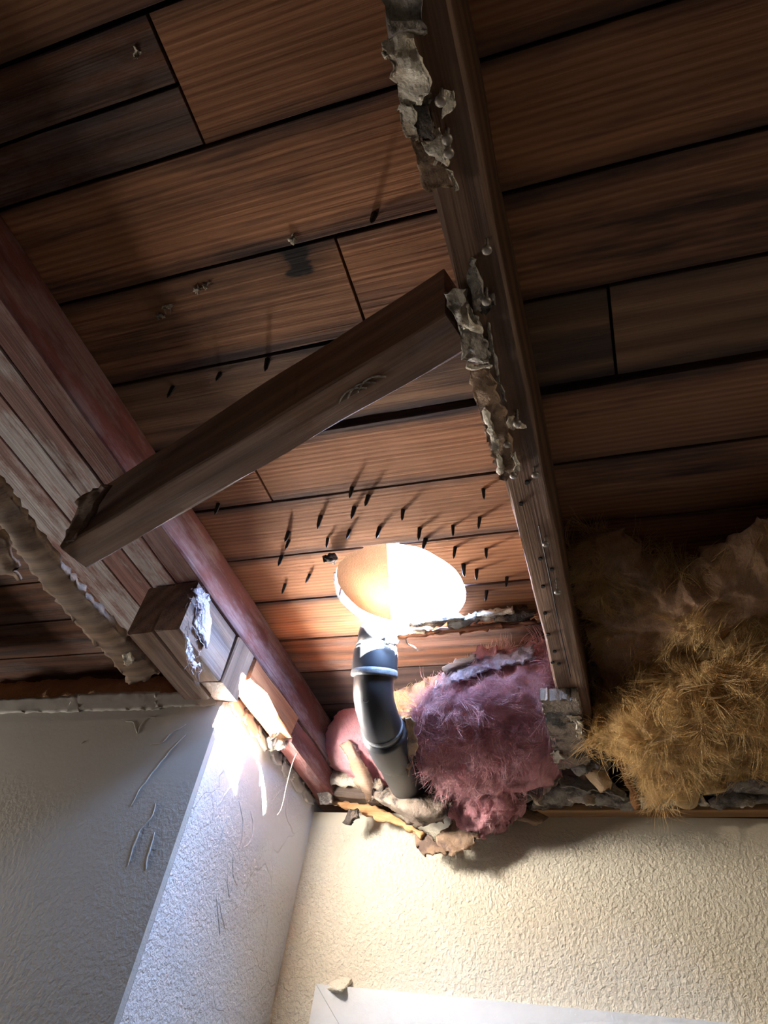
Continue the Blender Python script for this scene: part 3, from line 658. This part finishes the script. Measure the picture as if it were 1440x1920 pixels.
rws = [PYs((842, 1470, 2.13), (880, 1462, 2.09), (925, 1465, 2.09), (960, 1470, 2.12)), PYs((848, 1495, 2.17), (885, 1492, 2.12), (925, 1498, 2.12), (965, 1500, 2.17)),
       PYs((850, 1520, 2.21), (880, 1528, 2.17), (918, 1532, 2.17), (950, 1520, 2.21)), PYs((868, 1530, 2.24), (885, 1545, 2.21), (910, 1558, 2.21), (930, 1550, 2.24))]
o, frn = patch('tuft', rws, 'pink', tf, nu=40, nv=36, rough=.045, freq=13, torn=.05, seed=73, ridged=True, back=(0, .05, 0))
strands('loose_fibres', frn, 2600, 'pinkfib', tf, .04, .0007, 4, 1.0, (0, -.2, -.7), .5)
ps = empty('pink_offcut', aty(660, 1440, 2.120), 'small flat pink wool piece left of the black pipe', 'insulation')
rws = [PYs((640, 1330, 2.050), (655, 1306, 2.040), (672, 1300, 2.040), (700, 1310, 2.050)), PYs((618, 1365, 2.070), (650, 1352, 2.040), (690, 1352, 2.040), (712, 1360, 2.050)),
       PYs((602, 1396, 2.120), (640, 1398, 2.070), (690, 1402, 2.070), (725, 1410, 2.070)), PYs((612, 1425, 2.170), (655, 1438, 2.130), (705, 1445, 2.130), (745, 1450, 2.130)), PYs((630, 1442, 2.210), (670, 1458, 2.190), (710, 1474, 2.190), (750, 1478, 2.190))]
o, frn = patch('batt', rws, 'pink', ps, nu=44, nv=50, rough=.009, freq=12, torn=.012, seed=74, ridged=True, back=(0, .12, .02))
strands('loose_fibres', frn, 700, 'pinkfib', ps, .02, .0006, 5, .8, (0, -.1, -.5), .2)
rs = empty('rust_insulation', aty(780, 1320, 1.85), 'rusty brown wool clump between the pipe and pink batt', 'insulation')
o, frn = patch('batt', [PYs((738, 1300, 1.80), (780, 1284, 1.78), (830, 1262, 1.74)), PYs((736, 1315, 1.81), (782, 1305, 1.79), (825, 1300, 1.77)), PYs((742, 1335, 1.84), (782, 1328, 1.82), (815, 1325, 1.80))], 'rust', rs, nu=24, nv=16, rough=.02, freq=12, torn=.02, seed=75, ridged=True, back=(0, .1, 0))
strands('loose_fibres', frn, 300, 'amberfib', rs, .02, .0006, 6, .8, (0, 0, -.5), .3)
o, _ = patch('pink_crumb', [PYs((886, 1226, 1.66), (905, 1212, 1.65), (930, 1210, 1.65)), PYs((890, 1236, 1.66), (908, 1232, 1.65), (934, 1226, 1.65))], 'pink', None, .03, 12, 8, .014, 20, .012, seed=76)
tag(o, 'small pink wool crumb perched on top of the large pink batt', 'insulation')
o, _ = patch('bark_splinter', [PYs((830, 1250, 1.66), (860, 1236, 1.655), (892, 1226, 1.65)), PYs((832, 1258, 1.66), (864, 1246, 1.655), (894, 1236, 1.65))], 'strip', None, .012, 12, 4, .008, 20, .008, seed=77)
tag(o, 'brown wood splinter lying on top of the pink batt', 'splinter')

am = empty('amber_insulation', aty(1250, 1470, 2.1), 'bright amber glass wool mass spilling over the wall top at right', 'insulation')
rws = [PYs((1128, 1325, 1.78), (1180, 1296, 1.72), (1240, 1258, 1.66), (1300, 1212, 1.60), (1360, 1186, 1.56), (1460, 1146, 1.52), (1640, 1134, 1.52)),
       PYs((1126, 1350, 1.76), (1185, 1330, 1.69), (1245, 1296, 1.64), (1310, 1264, 1.59), (1380, 1244, 1.56), (1460, 1214, 1.53), (1640, 1202, 1.53)),
       PYs((1130, 1376, 1.80), (1190, 1372, 1.71), (1250, 1350, 1.66), (1320, 1325, 1.63), (1390, 1310, 1.61), (1460, 1300, 1.59), (1640, 1288, 1.59)),
       PYs((1180, 1404, 1.90), (1220, 1405, 1.80), (1270, 1395, 1.75), (1330, 1375, 1.74), (1400, 1362, 1.73), (1460, 1360, 1.71), (1640, 1348, 1.71)),
       PYs((1222, 1434, 1.98), (1248, 1440, 1.91), (1285, 1440, 1.87), (1325, 1415, 1.87), (1400, 1402, 1.86), (1460, 1404, 1.84), (1640, 1392, 1.84)),
       PYs((1232, 1454, 2.06), (1260, 1466, 2.01), (1292, 1484, 1.99), (1318, 1455, 1.99), (1395, 1425, 1.98), (1460, 1432, 1.97), (1640, 1420, 1.97))]
o, frn = patch('batt', rws, 'amber', am, nu=140, nv=90, rough=.045, freq=8, torn=.03, seed=81, ridged=True, back=(0, .2, .05))
strands('loose_fibres', frn, 18000, 'amberfib', am, .07, .0007, 7, 1.0, (.2, -.2, -.3), .35)
ab = empty('brown_insulation', aty(1250, 1200, 1.6), 'dim rusty brown wool batt behind the amber mass in the dark right bay', 'insulation')
rws = [PYs((1072, 1040, 1.30), (1110, 1012, 1.27), (1155, 1000, 1.25), (1215, 1050, 1.30), (1275, 1078, 1.33), (1350, 1030, 1.27), (1470, 960, 1.20), (1640, 948, 1.20)),
       PYs((1080, 1075, 1.33), (1120, 1050, 1.30), (1165, 1045, 1.28), (1220, 1085, 1.32), (1280, 1110, 1.34), (1355, 1075, 1.30), (1470, 1010, 1.24), (1640, 998, 1.24)),
       PYs((1092, 1120, 1.42), (1130, 1110, 1.38), (1180, 1110, 1.36), (1230, 1130, 1.38), (1290, 1145, 1.39), (1360, 1120, 1.37), (1470, 1070, 1.32), (1640, 1058, 1.32)),
       PYs((1122, 1170, 1.54), (1150, 1165, 1.48), (1195, 1160, 1.44), (1245, 1160, 1.43), (1300, 1155, 1.41), (1370, 1135, 1.39), (1470, 1095, 1.36), (1640, 1083, 1.36)),
       PYs((1122, 1250, 1.71), (1155, 1235, 1.64), (1200, 1215, 1.58), (1250, 1195, 1.53), (1302, 1180, 1.49), (1365, 1160, 1.46), (1470, 1120, 1.43), (1640, 1108, 1.43)),
       PYs((1125, 1328, 1.84), (1175, 1300, 1.77), (1230, 1264, 1.71), (1285, 1226, 1.65), (1325, 1204, 1.61), (1375, 1180, 1.57), (1470, 1142, 1.53), (1640, 1130, 1.53))]
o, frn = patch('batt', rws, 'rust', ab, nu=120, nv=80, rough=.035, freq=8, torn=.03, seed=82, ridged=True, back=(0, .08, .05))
strands('loose_fibres', frn, 11000, 'amberfib', ab, .06, .0006, 8, 1.0, (0, -.2, .2), .3)
# dim wool seen in the void on the far left
dm = empty('void_insulation', (-1.65, 1.75, 1.0), 'dim brown wool mound in the dark void above the grey wall', 'insulation')
rws = [PYs((0, 1270, 1.85), (60, 1215, 1.9), (130, 1190, 1.95), (210, 1185, 1.95), (300, 1230, 1.9)), PYs((-10, 1290, 1.8), (60, 1255, 1.82), (130, 1240, 1.84), (210, 1240, 1.84), (310, 1260, 1.82)), PYs((-10, 1325, 1.7), (60, 1315, 1.72), (130, 1312, 1.72), (220, 1310, 1.72), (320, 1308, 1.72))]
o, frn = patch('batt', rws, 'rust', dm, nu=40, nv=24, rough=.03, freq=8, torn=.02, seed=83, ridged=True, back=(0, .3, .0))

# ================================================================== WALL TOP DEBRIS
o = timber('wood_ledger', aty(985, 1520, 2.285), aty(1640, 1519, 2.285), .05, .020, 'pine', None, jit=.001, seed=24, n=26)
tag(o, 'light brown wooden ledger strip along the cream wall top', 'ledger')
def debris(nm, rows, mat, label, cat='drywall scrap', group=None, **kw):
    o, _ = patch(nm, rows, mat, None, **kw); return tag(o, label, cat, group)
debris('plaster_lump', [PYs((572, 1445, 2.22), (620, 1442, 2.22), (674, 1440, 2.22)), PYs((576, 1458, 2.2), (625, 1460, 2.2), (682, 1456, 2.2)), PYs((584, 1470, 2.22), (625, 1474, 2.22), (680, 1476, 2.22))], 'gyplite', 'cream plaster ledge in the corner left of the pipe', thick=.07, rough=.006, seed=91, nu=20, nv=8)
o = timber('nailer_board', aty(566, 1482, 2.275), aty(716, 1494, 2.275), .05, .045, 'strip', None, jit=.003, seed=26, n=12, ragged=(.01, .02)); tag(o, 'grey brown nailer board under the cream plaster ledge', 'board')
debris('corner_shard', [PYs((580, 1470, 2.23), (600, 1474, 2.22)), PYs((594, 1492, 2.23), (618, 1490, 2.22)), PYs((602, 1510, 2.24), (624, 1508, 2.24))], 'gyp', 'grey triangular drywall shard in the corner below the plaster ledge', thick=.014, rough=.004, seed=92)
debris('broken_board', [PYs((640, 1400, 2.06), (652, 1386, 2.04), (668, 1402, 2.06)), PYs((654, 1430, 2.08), (668, 1424, 2.06), (684, 1432, 2.08)), PYs((668, 1465, 2.12), (682, 1458, 2.10), (698, 1462, 2.12)), PYs((682, 1490, 2.16), (694, 1484, 2.14), (708, 1486, 2.16)), PYs((690, 1506, 2.2), (702, 1500, 2.19), (714, 1500, 2.2))], 'strip', 'broken board end sticking up in front of the small pink piece', 'board', thick=.016, rough=.006, torn=.014, seed=93, nu=12, nv=28)
debris('scorched_patch', [PYs((688, 1462, 2.13), (712, 1460, 2.12)), PYs((692, 1482, 2.14), (720, 1480, 2.12)), PYs((700, 1503, 2.16), (724, 1500, 2.15))], 'char', 'black scorched flake at the foot of the broken board', thick=.012, rough=.012, torn=.012, seed=94)
debris('curled_board', [PYs((694, 1474, 2.183), (740, 1476, 2.164), (800, 1484, 2.149), (850, 1492, 2.164)), PYs((696, 1488, 2.132), (745, 1494, 2.096), (800, 1504, 2.081), (846, 1510, 2.113)), PYs((702, 1500, 2.132), (748, 1514, 2.096), (798, 1530, 2.081), (840, 1528, 2.113)), PYs((712, 1508, 2.200), (752, 1530, 2.183), (792, 1552, 2.164), (832, 1542, 2.183))], 'mottle', 'curled mottled ceiling board fragment hanging below the pipe', 'drywall scrap', thick=.014, rough=.012, freq=12, torn=.016, seed=95, nu=36, nv=18)
debris('thin_lath', [PYs((622, 1502, 2.274), (668, 1505, 2.256), (708, 1514, 2.244), (750, 1536, 2.226), (795, 1560, 2.208)), PYs((624, 1509, 2.274), (668, 1520, 2.250), (708, 1534, 2.232), (750, 1548, 2.220), (790, 1568, 2.202))], 'pine', 'thin tan lath peeling off the wall edge toward the hanging flap', 'lath', thick=.012, rough=.006, torn=.010, seed=96, nu=36, nv=5)
debris('hanging_flap', [PYs((776, 1550, 2.229), (800, 1562, 2.216), (838, 1596, 2.207)), PYs((778, 1572, 2.224), (800, 1582, 2.211), (826, 1600, 2.202)), PYs((781, 1592, 2.224), (794, 1602, 2.216), (810, 1604, 2.211))], 'brownpaper', 'brown triangular paper flap hanging lowest over the cream wall', 'paper flap', thick=.006, rough=.006, torn=.018, seed=97)
debris('folded_flap', [PYs((862, 1524, 2.216), (882, 1530, 2.202), (900, 1546, 2.198)), PYs((842, 1545, 2.216), (868, 1556, 2.193), (896, 1568, 2.198)), PYs((824, 1564, 2.216), (852, 1578, 2.198), (888, 1584, 2.207)), PYs((832, 1598, 2.211), (850, 1600, 2.207), (876, 1592, 2.211))], 'brownpaper', 'crumpled brown paper flap hanging under the pink tuft', 'paper flap', thick=.006, rough=.011, freq=22, torn=.022, seed=98, nu=20, nv=18)
debris('dark_chip', [PYs((655, 1516, 2.22), (672, 1518, 2.2)), PYs((648, 1530, 2.21), (666, 1532, 2.19)), PYs((644, 1544, 2.21), (656, 1542, 2.2))], 'char', 'small black chip dangling below the nailer board', 'chip', thick=.010, rough=.008, torn=.012, seed=99)
debris('tan_flap', [PYs((936, 1524, 2.250), (975, 1512, 2.239), (1005, 1524, 2.239), (1026, 1532, 2.250)), PYs((945, 1530, 2.250), (976, 1530, 2.228), (1004, 1540, 2.233), (1020, 1540, 2.250)), PYs((958, 1536, 2.260), (978, 1540, 2.244), (1000, 1549, 2.250), (1010, 1546, 2.260))], 'brownpaper', 'brown paper flap folded over the left end of the wooden ledger', 'paper flap', thick=.006, rough=.006, torn=.010, seed=100)
debris('dark_pocket', [PYs((950, 1470, 2.1), (985, 1466, 2.1), (1010, 1462, 2.12)), PYs((948, 1495, 2.16), (985, 1495, 2.16), (1010, 1490, 2.18)), PYs((950, 1518, 2.24), (985, 1512, 2.24), (1010, 1508, 2.24))], 'gyp', 'dusty grey drywall chunk right of the pink tuft', thick=.03, rough=.016, torn=.02, seed=101)
debris('grey_flap', [PYs((1022, 1454, 2.12), (1030, 1470, 2.12)), PYs((1004, 1470, 2.12), (1024, 1482, 2.1)), PYs((986, 1490, 2.14), (1008, 1500, 2.12))], 'gyp', 'dark grey drywall paper flap leaning beside a white flap', thick=.008, rough=.006, torn=.008, seed=102)
debris('white_flap', [PYs((1024, 1454, 2.10), (1056, 1449, 2.10)), PYs((1020, 1472, 2.09), (1042, 1468, 2.09)), PYs((1016, 1490, 2.1), (1028, 1488, 2.1))], 'gyplite', 'bright white drywall paper flap under the mottled fragment', thick=.006, rough=.005, torn=.008, seed=103)
debris('rubble_layer', [PYs((1000, 1492, 2.2), (1060, 1470, 2.14), (1120, 1470, 2.14), (1180, 1494, 2.18), (1200, 1506, 2.24)), PYs((996, 1505, 2.22), (1060, 1492, 2.17), (1120, 1494, 2.17), (1180, 1506, 2.2), (1200, 1512, 2.25)), PYs((990, 1514, 2.26), (1060, 1513, 2.24), (1120, 1514, 2.24), (1180, 1514, 2.25), (1204, 1514, 2.27))], 'gyp', 'layered grey drywall rubble on the ledger below the curled paper', thick=.03, rough=.016, freq=16, torn=.012, seed=104, nu=44, nv=14)
debris('grey_slab', [PYs((1046, 1452, 2.12), (1100, 1458, 2.11), (1150, 1470, 2.13), (1178, 1490, 2.16)), PYs((1050, 1474, 2.12), (1100, 1480, 2.11), (1150, 1488, 2.13), (1174, 1500, 2.16))], 'gyp', 'grey split drywall layer lying just under the curled paper', thick=.008, rough=.010, torn=.010, seed=105, nu=24, nv=8)
debris('stipple_chip', [PYs((1062, 1497, 2.12), (1090, 1492, 2.11), (1115, 1489, 2.12)), PYs((1076, 1505, 2.12), (1098, 1507, 2.11), (1118, 1508, 2.12))], 'gyplite', 'pale stippled plaster chip stuck in the rubble on the ledger', thick=.008, rough=.006, freq=40, torn=.006, seed=106)
debris('white_crumb', [PYs((996, 1490, 2.11), (1014, 1492, 2.11)), PYs((1000, 1502, 2.11), (1012, 1506, 2.11)), PYs((1010, 1512, 2.14), (1020, 1512, 2.14))], 'gyplite', 'small white plaster crumb at the left end of the rubble', thick=.008, rough=.01, torn=.01, seed=107, nu=8, nv=8)
cp = empty('curled_paper', aty(1110, 1480, 2.0), 'round grey curled paper with a tan lower half before the rafter foot', 'paper scrap')
patch('grey_crown', [PYs((1062, 1428, 2.02), (1074, 1410, 2.0), (1104, 1402, 1.98), (1134, 1408, 2.0), (1146, 1424, 2.02)), PYs((1070, 1434, 2.0), (1088, 1422, 1.96), (1106, 1416, 1.95), (1128, 1420, 1.96), (1144, 1430, 2.0)), PYs((1078, 1444, 2.0), (1094, 1438, 1.95), (1110, 1434, 1.96), (1128, 1438, 1.95), (1144, 1446, 2.0)), PYs((1090, 1452, 2.01), (1102, 1450, 1.97), (1116, 1448, 1.97), (1130, 1448, 1.97), (1144, 1452, 2.0))], 'gyp', cp, .008, 28, 18, .016, 20, .008, seed=108)
patch('tan_tongue', [PYs((1090, 1450, 2.0), (1116, 1444, 1.96), (1144, 1448, 1.99)), PYs((1104, 1466, 2.02), (1122, 1462, 1.98), (1145, 1464, 2.0)), PYs((1120, 1482, 2.05), (1134, 1484, 2.03), (1147, 1476, 2.03))], 'tanpaper', cp, .006, 12, 14, .005, 14, .012, seed=109)
ts = empty('twisted_strip', aty(1190, 1515, 2.15), 'orange brown twisted paper strip hanging down to the ledger', 'paper strip')
patch('strip', [PYs((1144, 1388, 1.98), (1152, 1392, 1.96), (1164, 1404, 1.98)), PYs((1150, 1412, 2.0), (1162, 1414, 1.97), (1172, 1422, 2.0)), PYs((1160, 1440, 2.04), (1172, 1440, 2.0), (1178, 1446, 2.03)), PYs((1174, 1474, 2.09), (1184, 1470, 2.05), (1188, 1474, 2.08)), PYs((1182, 1496, 2.12), (1190, 1490, 2.09), (1196, 1492, 2.11)), PYs((1190, 1518, 2.15), (1194, 1516, 2.14), (1197, 1512, 2.15))], 'copper', ts, .006, 12, 40, .008, 12, .006, seed=110)
patch('dark_fold', [PYs((1160, 1398, 2.02), (1180, 1404, 2.03)), PYs((1166, 1410, 2.04), (1178, 1416, 2.05)), PYs((1170, 1424, 2.05), (1174, 1426, 2.05))], 'copper', ts, .006, 6, 8, .006, 14, .01, seed=111)
# grey paper-faced roll lying on the wall top
mb_pts = [aty(1168, 1452, 2.22), aty(1230, 1455, 2.22), aty(1300, 1458, 2.22), aty(1380, 1462, 2.22), aty(1640, 1464, 2.22)]
top = PYs((1172, 1416, 2.26), (1220, 1408, 2.24), (1290, 1430, 2.24), (1370, 1432, 2.24), (1640, 1424, 2.24))
mid1 = PYs((1168, 1436, 2.20), (1222, 1430, 2.14), (1292, 1444, 2.14), (1372, 1446, 2.14), (1640, 1440, 2.14)); mid2 = PYs((1178, 1462, 2.18), (1226, 1462, 2.14), (1296, 1470, 2.14), (1376, 1470, 2.14), (1640, 1468, 2.14))
bot = PYs((1190, 1482, 2.22), (1232, 1488, 2.2), (1300, 1492, 2.2), (1380, 1490, 2.2), (1640, 1488, 2.2))
debris('paper_roll', [top, mid1, mid2, bot], 'gyp', 'long grey paper-faced roll lying on the wall top below the amber wool', 'roll', thick=.03, rough=.010, freq=10, torn=.012, seed=112, nu=50, nv=18)
debris('pale_slab', [PYs((1198, 1494, 2.2), (1228, 1490, 2.18), (1258, 1500, 2.2)), PYs((1204, 1513, 2.24), (1230, 1513, 2.22), (1272, 1513, 2.24))], 'gyplite', 'pale grey drywall slab lying flat on the ledger right of the strip', thick=.010, rough=.010, torn=.010, seed=113, nu=20, nv=8)
debris('white_scrap', [PYs((1300, 1498, 2.18), (1314, 1490, 2.18)), PYs((1308, 1506, 2.17), (1324, 1502, 2.17)), PYs((1316, 1514, 2.18), (1332, 1512, 2.18))], 'gyplite', 'white folded paper scrap standing on the ledger under the roll', thick=.006, rough=.006, torn=.006, seed=114, nu=8, nv=8)
debris('dusty_layer', [PYs((1330, 1504, 2.22), (1370, 1484, 2.2), (1430, 1482, 2.2), (1640, 1480, 2.2)), PYs((1336, 1513, 2.24), (1375, 1502, 2.2), (1430, 1500, 2.2), (1640, 1498, 2.2)), PYs((1350, 1514, 2.26), (1380, 1514, 2.24), (1430, 1514, 2.24), (1640, 1513, 2.24))], 'gyp', 'dusty grey paper layers on the ledger at the right edge', thick=.012, rough=.012, torn=.010, seed=115, nu=28, nv=12)
debris('pale_scrap', [PYs((1386, 1512, 2.18), (1396, 1496, 2.18)), PYs((1396, 1512, 2.17), (1408, 1500, 2.17)), PYs((1412, 1513, 2.18), (1418, 1503, 2.18))], 'gyplite', 'small pale scrap standing on the ledger near the right edge', thick=.006, rough=.005, torn=.006, seed=116, nu=8, nv=8)

# ================================================================== WALL DETAILS
# filler layers along the top of the grey wall
def wallbit(parent, name, rows, mat, **kw): return patch(name, rows, mat, parent, **kw)[0]
for k, (a, b) in enumerate((((-40, 1312, 150, 1304), (-40, 1338, 150, 1334)), ((140, 1300, 300, 1296), (125, 1334, 300, 1330)), ((290, 1300, 415, 1296), (290, 1326, 405, 1322)))):
    wallbit(wall_left, 'filler_layer', [PY(YG-.004, (a[0], a[1]), ((a[0]+a[2])/2, (a[1]+a[3])/2), (a[2], a[3])), PY(YG-.003, (b[0], b[1]), ((b[0]+b[2])/2, (b[1]+b[3])/2), (b[2], b[3]))], 'grey', thick=.004, rough=.0015, freq=20, torn=.006, seed=120+k, nu=26, nv=6)
for k, pts in enumerate((((245, 1512), (262, 1480), (285, 1450), (305, 1425), (325, 1400), (348, 1378)), ((240, 1625), (250, 1590), (262, 1558), (285, 1530), (292, 1505)), ((272, 1632), (280, 1600), (290, 1560)), ((150, 1395), (162, 1388)), ((236, 1352), (250, 1356), (258, 1375), (262, 1362), (278, 1346), (292, 1345)), ((282, 1396), (305, 1390), (322, 1375), (348, 1358)))):
    mb = MB(); q = resample(PY(YG-.001, *pts), 24); mb.tube([p+Vector((nz(p, 40), 0, nz(p+Vector((9, 0, 0)), 40)))*.004 for p in q], [.0022*(math.sin(math.pi*(i+.5)/25)**.5) for i in range(25)], 6); mb.build('blister_ridge', 'grey', wall_left, True)
# trowel ridges on the sunlit wall
for k, pts in enumerate((((448, 1500), (455, 1540), (452, 1580), (448, 1590)), ((470, 1520), (475, 1550), (468, 1580), (455, 1590)), ((425, 1638), (430, 1680), (440, 1640)), ((405, 1680), (410, 1725), (412, 1752)), ((412, 1690), (420, 1735), (428, 1740)), ((438, 1600), (437, 1640), (445, 1660)), ((345, 1705), (325, 1760), (310, 1800)), ((410, 1510), (425, 1485), (445, 1465)), ((405, 1600), (418, 1560), (428, 1530)))):
    mb = MB(); q = resample(PX(XS, *pts), 20); mb.tube([p+Vector((0, nz(p, 40), nz(p+Vector((9, 0, 0)), 40)))*.004 for p in q], [.0034*(math.sin(math.pi*(i+.5)/21)**.5) for i in range(21)], 6); mb.build('trowel_ridge', 'side', wall_side, True)
# broken upper edge of the side wall
for k in range(7):
    y = 1.66+k*.095; wallbit(wall_side, 'broken_edge', [[(XS+.002, y-.06, 1.045), (XS+.002, y, 1.05), (XS+.002, y+.06, 1.045)], [(XS+.006, y-.06, 1.015), (XS+.006, y, 1.0), (XS+.006, y+.06, 1.02)]], 'side', thick=.02, rough=.008, freq=24, torn=.014, seed=130+k, nu=14, nv=6)

# ---- fill lamp added out of view to brighten the back wall's right side
lm = empty('fill_lamp', (2.0, .1, .93), 'added unseen fill lamp on the ceiling right of the view', 'lamp')
mb = MB(); mb.tube([(2.0, .1, .999), (2.0, .1, .994), (2.0, .1, .990)], [.10, .12, .118], 24); mb.build('fill_plate', 'trim', lm)
ld = D.lights.new('fill_bulb', 'POINT'); lo_ = D.objects.new('fill_bulb', ld); C.objects.link(lo_)
ld.energy = 5.0; ld.color = (1.0, .88, .72); ld.shadow_soft_size = .02; lo_.location = W((2.0, .1, .958))

# ---- door casing
dr = D.objects.new('door_1', None); C.objects.link(dr); place(dr, Matrix.Translation(W((-.4, YB-.02, ZF)))); dr['kind'] = 'structure'; dr['label'] = 'white mitred door casing at the bottom of the cream wall'
t0, x0 = .478, -.99
m = MB(); m.add([(x0, YB-.028, t0), (.9, YB-.028, t0), (.9, YB-.022, t0-.11), (x0+.11, YB-.022, t0-.11), (x0, YB+.002, t0), (.9, YB+.002, t0), (.9, YB+.002, t0-.11), (x0+.11, YB+.002, t0-.11)], [(0,1,2,3), (7,6,5,4), (0,4,5,1), (1,5,6,2), (2,6,7,3), (3,7,4,0)]); m.build('head_casing', 'trim', dr)
m = MB(); m.add([(x0, YB-.028, t0-.0015), (x0+.11, YB-.022, t0-.1115), (x0+.11, YB-.022, ZF), (x0, YB-.028, ZF), (x0, YB+.002, t0-.0015), (x0+.11, YB+.002, t0-.1115), (x0+.11, YB+.002, ZF), (x0, YB+.002, ZF)], [(0,1,2,3), (7,6,5,4), (0,4,5,1), (1,5,6,2), (2,6,7,3), (3,7,4,0)]); m.build('side_casing', 'trim', dr)
m = MB(); m.box((x0+.11, YB-.006, ZF), (.9, YB+.002, t0-.11)); m.build('door_leaf', 'trim', dr)
debris('plaster_chip', [PYs((607, 1850, 2.30), (625, 1838, 2.30), (640, 1833, 2.30), (660, 1834, 2.30)), PYs((610, 1853, 2.285), (628, 1852, 2.262), (642, 1854, 2.258), (650, 1853, 2.28))], 'wall', 'cream plaster chip resting on the left end of the door casing', 'plaster chip', thick=.012, rough=.004, torn=.004, seed=140)

SC.render.film_transparent = False
